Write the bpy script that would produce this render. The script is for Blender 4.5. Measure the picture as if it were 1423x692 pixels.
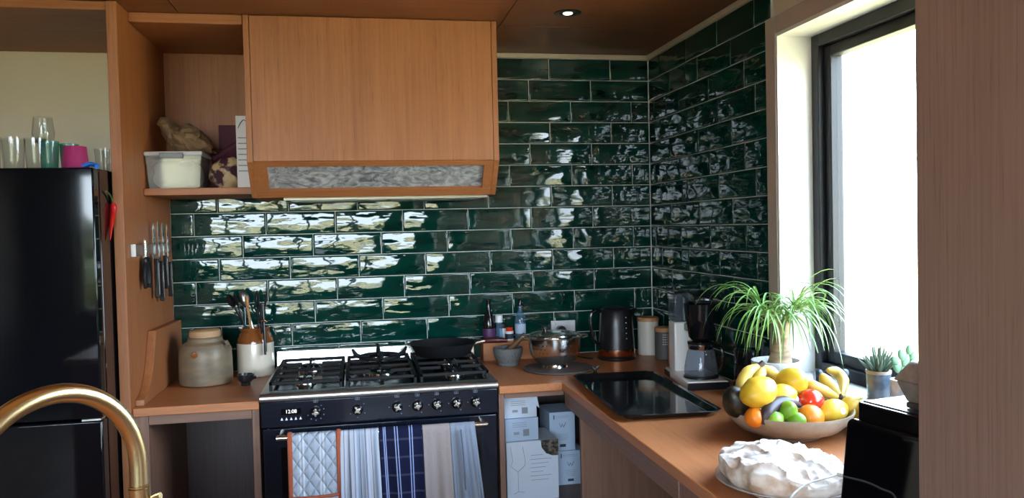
import bpy, bmesh, math, random
from mathutils import Vector, Matrix, noise
random.seed(11)
PI = math.pi
S = bpy.context.scene
COL = S.collection
for o in list(bpy.data.objects): bpy.data.objects.remove(o)

# ------------------------------------------------------------------ camera
FPX = 1112.347
CAM = Vector((-1.43355, -3.79184, 1.52752))
AX = Vector((0.98176546, -0.18870802, -0.02293178))
AY = Vector((0.02781579, 0.02327343, 0.9993421))
AZ = Vector((0.18805016, 0.98175742, -0.02809811))
cd = bpy.data.cameras.new('camera'); cam = bpy.data.objects.new('camera', cd); COL.objects.link(cam)
R = Matrix((AX, AY, -AZ)).transposed()
cam.matrix_world = Matrix.Translation(CAM) @ R.to_4x4()
cd.sensor_width = 36; cd.lens = FPX / 1423 * 36; cd.clip_start = 0.02; cd.clip_end = 800
S.camera = cam

# ------------------------------------------------------------------ world, sun, exposure
w = bpy.data.worlds.new('world'); S.world = w; w.use_nodes = True
nt = w.node_tree; nt.nodes.clear()
out = nt.nodes.new('ShaderNodeOutputWorld'); bg = nt.nodes.new('ShaderNodeBackground')
tc = nt.nodes.new('ShaderNodeTexCoord'); sp = nt.nodes.new('ShaderNodeSeparateXYZ'); rp = nt.nodes.new('ShaderNodeValToRGB')
nt.links.new(tc.outputs['Generated'], sp.inputs[0]); nt.links.new(sp.outputs['Z'], rp.inputs[0])
rp.color_ramp.elements[0].position = 0.0; rp.color_ramp.elements[0].color = (0.78, 0.90, 1.0, 1)
rp.color_ramp.elements[1].position = 0.8; rp.color_ramp.elements[1].color = (0.42, 0.64, 1.0, 1)
nt.links.new(rp.outputs[0], bg.inputs[0]); nt.links.new(bg.outputs[0], out.inputs[0])
bg.inputs[1].default_value = 26.0
sd = bpy.data.lights.new('sun', 'SUN'); so = bpy.data.objects.new('sun', sd); COL.objects.link(so)
sd.energy = 70; sd.angle = 0.009; sd.color = (1.0, 0.93, 0.82)
so.rotation_euler = Vector((0.35, -0.75, -1.0)).to_track_quat('-Z', 'Y').to_euler()
def portal(name, loc, rot, sx, sy):
    d = bpy.data.lights.new(name, 'AREA'); d.shape = 'RECTANGLE'; d.size = sx; d.size_y = sy
    d.cycles.is_portal = True
    o = bpy.data.objects.new(name, d); COL.objects.link(o); o.location = loc; o.rotation_euler = rot
portal('window_portal', (0.21, -2.006, 1.58), Vector((-1, 0, 0)).to_track_quat('-Z', 'Y').to_euler(), 1.49, 1.17)
portal('glazing_portal', (-2.40, -6.16, 1.47), Vector((0, 1, 0)).to_track_quat('-Z', 'Y').to_euler(), 3.2, 1.34)
S.view_settings.view_transform = 'Standard'; S.view_settings.look = 'None'
portal('highlight_portal', (-2.6, -6.16, 2.56), Vector((0, 1, 0)).to_track_quat('-Z', 'Y').to_euler(), 1.2, .68)
S.view_settings.gamma = 1.0; S.view_settings.use_curve_mapping = False
S.view_settings.exposure = -0.06

# ------------------------------------------------------------------ mesh helpers
class MB:
    def __init__(s): s.v = []; s.f = []
    def add(s, vs, fs):
        b = len(s.v); s.v += [tuple(p) for p in vs]; s.f += [tuple(i + b for i in q) for q in fs]; return s
    def box(s, x0, x1, y0, y1, z0, z1):
        x0, x1 = min(x0, x1), max(x0, x1); y0, y1 = min(y0, y1), max(y0, y1); z0, z1 = min(z0, z1), max(z0, z1)
        return s.add([(x0,y0,z0),(x1,y0,z0),(x1,y1,z0),(x0,y1,z0),(x0,y0,z1),(x1,y0,z1),(x1,y1,z1),(x0,y1,z1)],
                     [(0,3,2,1),(4,5,6,7),(0,1,5,4),(1,2,6,5),(2,3,7,6),(3,0,4,7)])
    def prism(s, poly, axis, d0, d1):
        # poly: 2d points; axis x -> (y,z), y -> (x,z), z -> (x,y)
        def P(p, d): return {'x': (d, p[0], p[1]), 'y': (p[0], d, p[1]), 'z': (p[0], p[1], d)}[axis]
        n = len(poly)
        return s.add([P(p, d0) for p in poly] + [P(p, d1) for p in poly],
                     [tuple(range(n))[::-1], tuple(range(n, 2*n))] + [(i, (i+1) % n, n+(i+1) % n, n+i) for i in range(n)])
    def lathe(s, prof, n=32, c=(0,0,0), sx=1, sy=1):
        vs = []; fs = []; rings = []
        for r, z in prof:
            if r < 1e-6: rings.append([len(vs)]); vs.append((c[0], c[1], c[2]+z))
            else:
                rings.append(list(range(len(vs), len(vs)+n)))
                vs += [(c[0]+sx*r*math.cos(2*PI*i/n), c[1]+sy*r*math.sin(2*PI*i/n), c[2]+z) for i in range(n)]
        for a, b in zip(rings[:-1], rings[1:]):
            if len(a) == 1 and len(b) == 1: continue
            for i in range(n):
                j = (i+1) % n
                if len(a) == 1: fs.append((a[0], b[j], b[i]))
                elif len(b) == 1: fs.append((a[i], a[j], b[0]))
                else: fs.append((a[i], a[j], b[j], b[i]))
        return s.add(vs, fs)
    def tube(s, pts, r, n=10, caps=True, flat=None):
        pts = [Vector(p) for p in pts]; m = len(pts)
        rs = r if isinstance(r, (list, tuple)) else [r]*m
        vs = []; fs = []; up = None
        for i, p in enumerate(pts):
            t = (pts[min(i+1, m-1)] - pts[max(i-1, 0)]).normalized()
            if up is None:
                up = Vector((0,0,1)) if abs(t.z) < .9 else Vector((1,0,0))
            a = t.cross(up).normalized(); b = a.cross(t).normalized(); up = b
            k = 1 if flat is None else flat
            for j in range(n):
                th = 2*PI*j/n
                vs.append(p + a*math.cos(th)*rs[i] + b*math.sin(th)*rs[i]*k)
        for i in range(m-1):
            for j in range(n):
                k2 = (j+1) % n
                fs.append((i*n+j, i*n+k2, (i+1)*n+k2, (i+1)*n+j))
        if caps: fs += [tuple(range(n))[::-1], tuple(range((m-1)*n, m*n))]
        return s.add(vs, fs)
    def cyl(s, p, q, r, n=20): return s.tube([p, q], r, n)
    def grid(s, fn, nu, nv):
        vs = [fn(i/nu, j/nv) for j in range(nv+1) for i in range(nu+1)]
        fs = [(j*(nu+1)+i, j*(nu+1)+i+1, (j+1)*(nu+1)+i+1, (j+1)*(nu+1)+i) for j in range(nv) for i in range(nu)]
        return s.add(vs, fs)
    def sphere(s, c, rx, ry, rz, n=24, m=14):
        return s.lathe([(math.sin(PI*k/m), -math.cos(PI*k/m)*rz) for k in range(m+1)], n, c, rx, ry)
    def map(s, fn): s.v = [tuple(fn(Vector(p))) for p in s.v]; return s
    def mesh(s, name, bevel=0, smooth=True, angle=35, seg=2):
        me = bpy.data.meshes.new(name); me.from_pydata(s.v, [], s.f)
        bm = bmesh.new(); bm.from_mesh(me)
        bmesh.ops.recalc_face_normals(bm, faces=bm.faces)
        if bevel:
            es = [e for e in bm.edges if len(e.link_faces) == 2 and e.calc_face_angle(0) > math.radians(30)]
            for f in bm.faces: f.smooth = False
            rb = bmesh.ops.bevel(bm, geom=es, offset=bevel, segments=seg, affect='EDGES', profile=.5, clamp_overlap=True)
            for f in rb['faces']: f.smooth = True
        bm.to_mesh(me); bm.free()
        if smooth and not bevel:
            me.polygons.foreach_set('use_smooth', [True]*len(me.polygons))
            me.set_sharp_from_angle(angle=math.radians(angle))
        return me
    def build(s, name, mat, parent=None, bevel=0, smooth=True, angle=35, loc=None, rot=None, local=False, solid=0, sub=0, seg=2):
        if parent is not None and not local:
            q = parent if parent.type == 'EMPTY' else (parent.parent or parent)
            inv = q.matrix_basis.inverted(); s.map(lambda p: inv @ p)
            if parent.type != 'EMPTY' and parent.parent is None and parent.type == 'MESH': pass
        me = s.mesh(name, bevel, smooth, angle, seg)
        o = bpy.data.objects.new(name, me); COL.objects.link(o)
        me.materials.append(M[mat] if isinstance(mat, str) else mat)
        if parent is not None: o.parent = parent
        if loc is not None: o.location = loc
        if rot is not None: o.rotation_euler = rot
        if solid:
            md = o.modifiers.new('solid', 'SOLIDIFY'); md.thickness = solid; md.offset = 0
        if sub:
            md = o.modifiers.new('sub', 'SUBSURF'); md.levels = sub; md.render_levels = sub
        return o
def B(*a): return MB().box(*a)
def tag(o, label, cat, group=None):
    o['label'] = label; o['category'] = cat
    if group: o['group'] = group
    return o
def thing(name, label, cat, loc=(0,0,0), rz=0, group=None, rot=None):
    o = bpy.data.objects.new(name, None); COL.objects.link(o); o.empty_display_size = .05
    o.matrix_basis = Matrix.Translation(Vector(loc)) @ (rot.to_4x4() if rot else Matrix.Rotation(rz, 4, 'Z'))
    return tag(o, label, cat, group)
def struct(o): o['kind'] = 'structure'; return o
def copy_tree(o, parent=None):
    c = o.copy(); COL.objects.link(c); c.parent = parent
    for ch in list(o.children): copy_tree(ch, c)
    return c
def arc(c, r, a0, a1, n, plane='xz'):
    o = []
    for i in range(n+1):
        a = math.radians(a0+(a1-a0)*i/n); u, v = r*math.cos(a), r*math.sin(a)
        o.append({'xz': (c[0]+u, c[1], c[2]+v), 'xy': (c[0]+u, c[1]+v, c[2]), 'yz': (c[0], c[1]+u, c[2]+v)}[plane])
    return o
def smooth_path(pts, k=6):
    pts = [Vector(p) for p in pts]; o = []
    for i in range(len(pts)-1):
        p0, p1, p2, p3 = pts[max(i-1,0)], pts[i], pts[i+1], pts[min(i+2,len(pts)-1)]
        for j in range(k):
            t = j/k
            o.append(.5*((2*p1)+(p2-p0)*t+(2*p0-5*p1+4*p2-p3)*t*t+(3*p1-p0-3*p2+p3)*t**3))
    return o + [pts[-1]]

# ------------------------------------------------------------------ materials
M = {}
def new(name):
    m = bpy.data.materials.new(name); m.use_nodes = True; M[name] = m
    return m, m.node_tree, m.node_tree.nodes['Principled BSDF']
def N(t, typ, **kw):
    n = t.nodes.new(typ)
    for k, v in kw.items(): setattr(n, k, v)
    return n
def L(t, a, b): t.links.new(a, b)
def pm(name, col, rough=.5, metal=0, coat=0, ior=1.5, bump=0, bscale=60, var=0, emit=None, estr=0, trans=0):
    m, t, b = new(name)
    b.inputs['Base Color'].default_value = (*col, 1); b.inputs['Roughness'].default_value = rough
    b.inputs['Metallic'].default_value = metal; b.inputs['IOR'].default_value = ior
    b.inputs['Coat Weight'].default_value = coat; b.inputs['Coat Roughness'].default_value = .05
    b.inputs['Transmission Weight'].default_value = trans
    if emit: b.inputs['Emission Color'].default_value = (*emit, 1); b.inputs['Emission Strength'].default_value = estr
    if bump or var:
        c = N(t, 'ShaderNodeTexCoord'); n = N(t, 'ShaderNodeTexNoise'); n.inputs['Scale'].default_value = bscale
        n.inputs['Detail'].default_value = 4; L(t, c.outputs['Object'], n.inputs['Vector'])
        if bump:
            bp = N(t, 'ShaderNodeBump'); bp.inputs['Strength'].default_value = bump; bp.inputs['Distance'].default_value = .004
            L(t, n.outputs['Fac'], bp.inputs['Height']); L(t, bp.outputs[0], b.inputs['Normal'])
        if var:
            mx = N(t, 'ShaderNodeMix', data_type='RGBA'); L(t, n.outputs['Fac'], mx.inputs[0])
            mx.inputs[6].default_value = (*[c_*(1-var) for c_ in col], 1); mx.inputs[7].default_value = (*[min(1, c_*(1+var)) for c_ in col], 1)
            L(t, mx.outputs[2], b.inputs['Base Color'])
    return m
def two(name, c1, c2, scale, rough=.5, lo=.4, hi=.6, bump=0, stretch=(1,1,1), coat=0, metal=0, detail=4):
    m, t, b = new(name)
    c = N(t, 'ShaderNodeTexCoord'); mp = N(t, 'ShaderNodeMapping'); mp.inputs['Scale'].default_value = stretch
    n = N(t, 'ShaderNodeTexNoise'); n.inputs['Scale'].default_value = scale; n.inputs['Detail'].default_value = detail
    r = N(t, 'ShaderNodeValToRGB'); e = r.color_ramp.elements
    e[0].position = lo; e[0].color = (*c1, 1); e[1].position = hi; e[1].color = (*c2, 1)
    L(t, c.outputs['Object'], mp.inputs[0]); L(t, mp.outputs[0], n.inputs['Vector']); L(t, n.outputs['Fac'], r.inputs[0]); L(t, r.outputs[0], b.inputs['Base Color'])
    b.inputs['Roughness'].default_value = rough; b.inputs['Coat Weight'].default_value = coat; b.inputs['Metallic'].default_value = metal
    if bump:
        bp = N(t, 'ShaderNodeBump'); bp.inputs['Strength'].default_value = bump; bp.inputs['Distance'].default_value = .003
        L(t, n.outputs['Fac'], bp.inputs['Height']); L(t, bp.outputs[0], b.inputs['Normal'])
    return m
def wood(name, dark, mid, light, axis='z', rough=.45, fine=95, contrast=1.0):
    m, t, b = new(name)
    c = N(t, 'ShaderNodeTexCoord')
    def ns(scale, along, detail, dist=0):
        mp = N(t, 'ShaderNodeMapping')
        sc = [scale]*3; sc['xyz'.index(axis)] = scale*along
        mp.inputs['Scale'].default_value = sc
        n = N(t, 'ShaderNodeTexNoise'); n.inputs['Scale'].default_value = 1; n.inputs['Detail'].default_value = detail; n.inputs['Distortion'].default_value = dist
        L(t, c.outputs['Object'], mp.inputs[0]); L(t, mp.outputs[0], n.inputs['Vector']); return n.outputs['Fac']
    broad = ns(7, .10, 3, .6); fin = ns(fine, .02, 5); pore = ns(260, .035, 2)
    r = N(t, 'ShaderNodeValToRGB'); e = r.color_ramp.elements
    e[0].position = .30; e[0].color = (*dark, 1); e[1].position = .72; e[1].color = (*light, 1)
    el = e.new(.5); el.color = (*mid, 1)
    ma = N(t, 'ShaderNodeMath', operation='MULTIPLY_ADD'); ma.inputs[1].default_value = .55*contrast; 
    ad = N(t, 'ShaderNodeMath', operation='MULTIPLY_ADD'); ad.inputs[1].default_value = .45*contrast; ad.inputs[2].default_value = .5*(1-contrast)
    L(t, broad, ad.inputs[0]); L(t, fin, ma.inputs[0]); L(t, ad.outputs[0], ma.inputs[2]); L(t, ma.outputs[0], r.inputs[0])
    pr = N(t, 'ShaderNodeValToRGB'); pe = pr.color_ramp.elements
    pe[0].position = .30; pe[0].color = (.74, .70, .67, 1); pe[1].position = .40; pe[1].color = (1, 1, 1, 1)
    L(t, pore, pr.inputs[0])
    mx = N(t, 'ShaderNodeMix', data_type='RGBA', blend_type='MULTIPLY'); mx.inputs[0].default_value = .8
    L(t, r.outputs[0], mx.inputs[6]); L(t, pr.outputs[0], mx.inputs[7]); L(t, mx.outputs[2], b.inputs['Base Color'])
    b.inputs['Roughness'].default_value = rough
    bp = N(t, 'ShaderNodeBump'); bp.inputs['Strength'].default_value = .12; bp.inputs['Distance'].default_value = .001
    L(t, fin, bp.inputs['Height']); L(t, bp.outputs[0], b.inputs['Normal'])
    return m
def mth(t, op, a, b_=None, c_=None):
    n = N(t, 'ShaderNodeMath', operation=op)
    for i, v in enumerate((a, b_, c_)):
        if v is None: continue
        if isinstance(v, (int, float)): n.inputs[i].default_value = v
        else: L(t, v, n.inputs[i])
    return n.outputs[0]
def clear(name, tint, rough=.0, ior=1.5, body=0.0):
    # thin glass or clear plastic shell: fresnel mix of mirror and tinted see-through
    m = bpy.data.materials.new(name); m.use_nodes = True; M[name] = m; t = m.node_tree; t.nodes.clear()
    o = N(t, 'ShaderNodeOutputMaterial'); tr = N(t, 'ShaderNodeBsdfTransparent'); gl = N(t, 'ShaderNodeBsdfGlossy'); lw = N(t, 'ShaderNodeLayerWeight'); mx = N(t, 'ShaderNodeMixShader')
    tr.inputs[0].default_value = (*tint, 1); gl.inputs['Roughness'].default_value = rough
    # reflectance by angle, alike from both sides of the thin shell
    f0 = ((ior-1)/(ior+1))**2; pw = mth(t, 'POWER', lw.outputs['Facing'], 5.0); lw.inputs[0].default_value = .5
    L(t, mth(t, 'MULTIPLY_ADD', pw, 1-f0, f0), mx.inputs[0]); L(t, tr.outputs[0], mx.inputs[1]); L(t, gl.outputs[0], mx.inputs[2])
    if body:
        df = N(t, 'ShaderNodeBsdfDiffuse'); df.inputs[0].default_value = (*tint, 1); m2 = N(t, 'ShaderNodeMixShader'); m2.inputs[0].default_value = body
        L(t, mx.outputs[0], m2.inputs[1]); L(t, df.outputs[0], m2.inputs[2]); L(t, m2.outputs[0], o.inputs[0])
    else: L(t, mx.outputs[0], o.inputs[0])
    return m

OD, OM, OL = (.275,.092,.029), (.335,.118,.039), (.39,.148,.053)
for ax in 'xyz': wood('oak_'+ax, OD, OM, OL, ax, .5); wood('oak_base_'+ax, (.17,.082,.050), (.22,.112,.072), (.27,.145,.098), ax, .45)  # oak_base: same oak greyed, cool light on the base units put into its colour
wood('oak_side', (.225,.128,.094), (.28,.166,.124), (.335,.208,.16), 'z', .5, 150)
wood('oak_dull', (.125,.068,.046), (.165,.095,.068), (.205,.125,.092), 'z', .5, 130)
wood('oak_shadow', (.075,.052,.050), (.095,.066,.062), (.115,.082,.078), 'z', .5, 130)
wood('worktop_x', (.37,.125,.040), (.46,.165,.057), (.53,.21,.080), 'x', .40, 70, .8)
wood('worktop_y', (.37,.125,.040), (.46,.165,.057), (.53,.21,.080), 'y', .40, 70, .8)
wood('ceiling_ply', (.16,.048,.017), (.20,.064,.023), (.24,.085,.031), 'x', .35, 40, .7)
wood('floor_wood', (.20,.12,.07), (.27,.17,.10), (.34,.22,.13), 'y', .4, 30)
pm('cream_wall', (.80,.69,.53), .7, var=.04, bscale=3)
pm('white_paint', (.82,.81,.78), .45)
pm('casing_paint', (.52,.43,.35), .5)
wood('lining_dark', (.05,.03,.02), (.075,.045,.03), (.10,.062,.042), 'z', .6)
pm('grout', (.60,.61,.57), .9)
pm('cornice_paint', (.60,.52,.42), .6)
pm('joint_dark', (.45,.22,.10), .7)
def tile_mat():
    m, t, b = new('green_glaze')
    c = N(t, 'ShaderNodeTexCoord'); oi = N(t, 'ShaderNodeObjectInfo')
    mul = N(t, 'ShaderNodeMath', operation='MULTIPLY'); mul.inputs[1].default_value = 57.0; L(t, oi.outputs['Random'], mul.inputs[0])
    cb = N(t, 'ShaderNodeCombineXYZ'); L(t, mul.outputs[0], cb.inputs[0]); L(t, mul.outputs[0], cb.inputs[2])
    va = N(t, 'ShaderNodeVectorMath', operation='ADD'); L(t, c.outputs['Object'], va.inputs[0]); L(t, cb.outputs[0], va.inputs[1])
    def ns(sc, detail):
        mp = N(t, 'ShaderNodeMapping'); mp.inputs['Scale'].default_value = sc
        n = N(t, 'ShaderNodeTexNoise'); n.inputs['Scale'].default_value = 1; n.inputs['Detail'].default_value = detail; n.inputs['Roughness'].default_value = .4
        L(t, va.outputs[0], mp.inputs[0]); L(t, mp.outputs[0], n.inputs['Vector']); return n
    n1 = ns((6, 6, 20), 1.5); n2 = ns((22, 22, 60), 1)
    m1 = N(t, 'ShaderNodeMath', operation='MULTIPLY_ADD'); m1.inputs[1].default_value = .09
    L(t, n2.outputs['Fac'], m1.inputs[0]); L(t, n1.outputs['Fac'], m1.inputs[2])
    bp = N(t, 'ShaderNodeBump'); bp.inputs['Strength'].default_value = 1.0; bp.inputs['Distance'].default_value = .0038
    L(t, m1.outputs[0], bp.inputs['Height']); L(t, bp.outputs[0], b.inputs['Normal'])
    r = N(t, 'ShaderNodeValToRGB'); e = r.color_ramp.elements
    e[0].position = .3; e[0].color = (.0010,.022,.016,1); e[1].position = .7; e[1].color = (.0020,.042,.030,1)
    L(t, n1.outputs['Fac'], r.inputs[0]); L(t, r.outputs[0], b.inputs['Base Color'])
    b.inputs['Roughness'].default_value = .035; b.inputs['IOR'].default_value = 1.55
tile_mat()
pm('fridge_black', (.004,.0045,.006), .05, ior=1.5)
pm('rubber_black', (.008,.008,.009), .5)
pm('gloss_black', (.006,.006,.007), .12)
pm('satin_black', (.010,.010,.012), .3)
pm('enamel_navy', (.006,.009,.017), .16, coat=.5)
pm('oven_glass', (.003,.003,.004), .04)
pm('cast_iron', (.010,.010,.011), .62, bump=.1, bscale=200); M['cast_iron'].node_tree.nodes['Principled BSDF'].inputs['Specular IOR Level'].default_value = .25
pm('steel', (.62,.60,.57), .34, 1)
pm('steel_polished', (.74,.72,.69), .16, 1)
pm('chrome', (.8,.8,.8), .06, 1)
pm('brass_pale', (.72,.66,.57), .25, 1)
pm('brass', (.74,.57,.31), .27, 1)
pm('copper', (.70,.30,.17), .18, 1)
pm('print_white', (.75,.77,.8), .6)
pm('print_grey', (.22,.24,.28), .6)
pm('print_dark', (.03,.03,.04), .6)
pm('display_glow', (.2,.2,.2), .5, emit=(.9,.95,1), estr=1.6)
pm('terracotta_cloth', (.42,.10,.045), .9, bump=.3, bscale=300)
pm('cloth_taupe', (.34,.28,.26), .95, bump=.4, bscale=120)
pm('cloth_greyblue', (.25,.28,.34), .95, bump=.4, bscale=150)
two('stoneware', (.135,.105,.068), (.23,.165,.098), 9, .42, .35, .7, stretch=(1,1,3))
pm('stone_lid', (.42,.25,.12), .6, var=.1, bscale=20)
pm('glaze_brown', (.22,.068,.018), .12, coat=.5)
pm('glaze_cream', (.62,.55,.44), .2, coat=.3)
two('mortar_stone', (.10,.10,.10), (.18,.18,.175), 150, .7, .35, .65, bump=.2)
pm('wood_pestle', (.16,.085,.04), .5)
pm('trivet_slate', (.085,.062,.052), .6, var=.2, bscale=30)
pm('plastic_white', (.74,.75,.76), .35)
pm('appliance_white', (.88,.86,.82), .25, coat=.3)
pm('canister_white', (.60,.56,.48), .4)
pm('canister_grey', (.10,.095,.085), .5)
pm('lid_wood', (.50,.24,.10), .5)
pm('bottle_dark', (.010,.007,.010), .06)
pm('bottle_label', (.10,.03,.10), .5)
clear('clear_glass', (.93,.95,.95)); clear('clear_blue', (.55,.75,.9), body=.1); clear('window_glass', (.97,.98,.98))
clear('tank_plastic', (.50,.58,.64), .05, body=.12); clear('teal_glass', (.22,.52,.46), body=.22); clear('pink_plastic', (.72,.10,.34), .05, body=.35)
clear('tub_plastic', (.86,.86,.86), .12, body=.14); clear('carafe_glass', (.74,.78,.84), body=.06)
pm('blue_plastic', (.02,.16,.62), .3)
pm('red_chili', (.55,.012,.010), .15, coat=.5)
pm('stem_green', (.06,.14,.04), .5)
two('paper_bag', (.15,.085,.040), (.27,.165,.085), 14, .8, .35, .7, bump=.5)
pm('flour_bag', (.72,.71,.66), .6, bump=.8, bscale=18)
two('patterned_bag', (.06,.012,.03), (.55,.40,.22), 22, .5, .47, .55)
pm('purple_pack', (.085,.014,.032), .75)
pm('carton_white', (.74,.70,.70), .6)
pm('box_white', (.60,.66,.76), .6)
pm('box_blue', (.42,.52,.66), .6)
pm('box_shade', (.30,.31,.34), .7)
two('marble_grey', (.10,.10,.12), (.44,.44,.46), 17, .3, .32, .66, bump=1, stretch=(1,1.5,1.6), detail=8)
for n_ in M['marble_grey'].node_tree.nodes:
    if n_.type == 'TEX_NOISE': n_.inputs['Distortion'].default_value = 2.2
pm('enamel_black', (.006,.006,.007), .10, coat=.4)
pm('pot_white', (.72,.73,.74), .5)
pm('soil', (.02,.014,.010), .9)
two('palm_trunk', (.24,.15,.085), (.46,.32,.19), 12, .8, .35, .65, bump=.6, stretch=(1,1,6))
two('palm_leaf', (.09,.22,.045), (.27,.44,.10), 7, .4, .35, .65)
two('lemon_skin', (.56,.32,.014), (.66,.42,.03), 10, .38, .3, .7, bump=.12)
two('citron_skin', (.54,.31,.010), (.66,.40,.03), 20, .4, .3, .7, bump=.5)
pm('orange_skin', (.76,.20,.008), .38, bump=.2, bscale=260)
two('lime_skin', (.10,.24,.012), (.24,.40,.03), 14, .35, .3, .7)
two('banana_skin', (.54,.33,.04), (.66,.46,.10), 12, .45, .3, .7)
pm('banana_stem', (.06,.030,.016), .7)
two('old_banana', (.022,.014,.014), (.07,.04,.035), 18, .45, .35, .65)
two('avocado_skin', (.010,.008,.005), (.035,.026,.012), 55, .4, .4, .65, bump=.5)
pm('tomato_skin', (.62,.035,.012), .12, coat=.3)
pm('garlic_skin', (.6,.5,.5), .6)
two('bowl_glaze', (.30,.24,.17), (.42,.35,.26), 18, .3, .35, .65)
two('meringue', (.50,.33,.21), (.80,.70,.60), 22, .8, .30, .56, bump=.8)
clear('plate_glass', (.9,.92,.93), .02, body=.25)
pm('cable_white', (.78,.76,.72), .4)
two('pulp_carton', (.34,.29,.25), (.46,.40,.35), 60, .9, .3, .7, bump=.3)
two('blue_pot_glaze', (.05,.075,.11), (.30,.30,.28), 16, .25, .35, .7)
pm('pot_rim', (.36,.27,.2), .6)
pm('aloe_leaf', (.10,.15,.10), .5)
pm('cactus_skin', (.14,.27,.15), .55)
two('grass', (.30,.25,.10), (.46,.39,.18), .6, .9, .35, .65)
two('bush_leaf', (.02,.03,.012), (.08,.10,.04), 6, .9, .35, .65, bump=1)
pm('hill_grass', (.22,.21,.12), .9, var=.3, bscale=.05)
pm('skin_dark', (.2,.1,.07), .6)
def stripes(name, fn):
    m, t, b = new(name); b.inputs['Roughness'].default_value = .95; b.inputs['Specular IOR Level'].default_value = .1
    c = N(t, 'ShaderNodeTexCoord'); s = N(t, 'ShaderNodeSeparateXYZ'); L(t, c.outputs['UV'], s.inputs[0])
    fn(t, b, s.outputs[0], s.outputs[1], c)
def mixc(t, fac, a, b_):
    n = N(t, 'ShaderNodeMix', data_type='RGBA'); L(t, fac, n.inputs[0])
    for i, v in ((6, a), (7, b_)):
        if isinstance(v, tuple): n.inputs[i].default_value = (*v, 1)
        else: L(t, v, n.inputs[i])
    return n.outputs[2]
def lines(t, x, centres, wd):
    tot = None
    for cc in centres:
        d = mth(t, 'COMPARE', x, cc, wd); tot = d if tot is None else mth(t, 'MAXIMUM', tot, d)
    return tot
def f_quilt(t, b, x, y, c):
    a = mth(t, 'SINE', mth(t, 'MULTIPLY', mth(t, 'ADD', mth(t, 'MULTIPLY', x, 4.0), mth(t, 'MULTIPLY', y, 9.5)), PI))
    d = mth(t, 'SINE', mth(t, 'MULTIPLY', mth(t, 'SUBTRACT', mth(t, 'MULTIPLY', x, 4.0), mth(t, 'MULTIPLY', y, 9.5)), PI))
    h = mth(t, 'MINIMUM', mth(t, 'ABSOLUTE', a), mth(t, 'ABSOLUTE', d)); h = mth(t, 'POWER', h, .5)
    bp = N(t, 'ShaderNodeBump'); bp.inputs['Strength'].default_value = 1; bp.inputs['Distance'].default_value = .006
    L(t, h, bp.inputs['Height']); L(t, bp.outputs[0], b.inputs['Normal'])
    s = lines(t, x, (.20, .27, .62, .69), .018)
    L(t, mixc(t, s, (.42,.47,.54), (.66,.69,.74)), b.inputs['Base Color'])
def f_stripe(t, b, x, y, c):
    s1 = lines(t, x, (.10,.22,.24,.36,.50,.64,.66,.80), .008); s2 = lines(t, x, (.45, .56, .90), .035)
    k = mixc(t, s2, (.52,.53,.59), (.36,.43,.53)); L(t, mixc(t, s1, k, (.13,.16,.24)), b.inputs['Base Color'])
def f_plaid(t, b, x, y, c):
    v = lines(t, x, (.10,.14,.36,.42,.70,.76), .012)
    fy = mth(t, 'FRACT', mth(t, 'MULTIPLY', y, 9.0)); hz = mth(t, 'LESS_THAN', fy, .12)
    k = mixc(t, hz, (.012,.014,.040), (.045,.045,.085)); L(t, mixc(t, v, k, (.30,.36,.60)), b.inputs['Base Color'])
stripes('cloth_quilt', f_quilt); stripes('cloth_stripe', f_stripe); stripes('cloth_plaid', f_plaid)

# ------------------------------------------------------------------ setting: shell
CZ = 2.36
wb = struct(B(-4.4, .25, .012, .2, 0, 3.4).build('wall_back', 'cream_wall', smooth=False))
wr = MB().box(.012,.25, -1.262,.012, 0,3.4).box(.012,.25,-6.2,-2.75,0,3.4).box(.012,.25,-2.75,-1.262,2.165,3.4).box(.012,.25,-2.75,-1.262,0,.975)
wr = struct(wr.build('wall_right', 'cream_wall', smooth=False))
struct(B(-4.6,-4.4,-6.2,.2,0,3.4).build('wall_left', 'lining_dark', smooth=False))
GB, GT, GR = .80, 2.14, -.80
rw = MB().box(-4.4,-4.0,-6.2,-6,0,3.4).box(GR,.012,-6.2,-6,0,3.4).box(-4.0,-3.2,-6.2,-6,GT,3.4).box(-2.0,GR,-6.2,-6,GT,3.4).box(-3.2,-2.0,-6.2,-6,GT,2.22).box(-3.2,-2.0,-6.2,-6,2.9,3.4).box(-4.0,GR,-6.2,-6,0,GB)
struct(rw.build('wall_rear', 'lining_dark', smooth=False))
struct(B(-3.75,-3.056,-.62,.012,0,CZ).build('wall_niche', 'cream_wall', smooth=False))
fl = struct(B(-4.6,.25,-6.2,.2,-.1,-.012).build('floor', 'joint_dark', smooth=False))
fm = B(-.09,.09,-1.2,1.2,-.012,0).mesh('floor_board', .002)
fm.materials.append(M['floor_wood'])
for i in range(24):
    for j in range(3):
        o = bpy.data.objects.new('floor_board', fm); COL.objects.link(o); o.parent = fl; o.location = (-4.3+i*.184+.02, -.9-j*2.404-(i % 3)*.4+.6, 0)
        o['kind'] = 'structure'
# ceiling: lowered ply ceiling over the kitchen, taller one beyond
ce = struct(MB().box(-4.4,.012,-2.3,.012,CZ+.012,CZ+.06).box(-4.4,.012,-2.36,-2.3,CZ,3.25).box(-4.6,.25,-6.2,.2,3.25,3.4).build('ceiling', 'joint_dark', smooth=False))
g = .0022
for (x0, x1) in ((-4.4,-3.3),(-3.3,-2.075),(-2.075,-.835),(-.835,.012)):
    for (y0, y1) in ((-.51,.012),(-1.73,-.51),(-2.36,-1.73)):
        if x1 <= -2.0 and y1 > 0: pass
        p = B(x0+g,x1-g,y0+g,y1-g,CZ,CZ+.012).build('ceiling_panel', 'ceiling_ply', ce, smooth=False); p['kind'] = 'structure'
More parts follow.
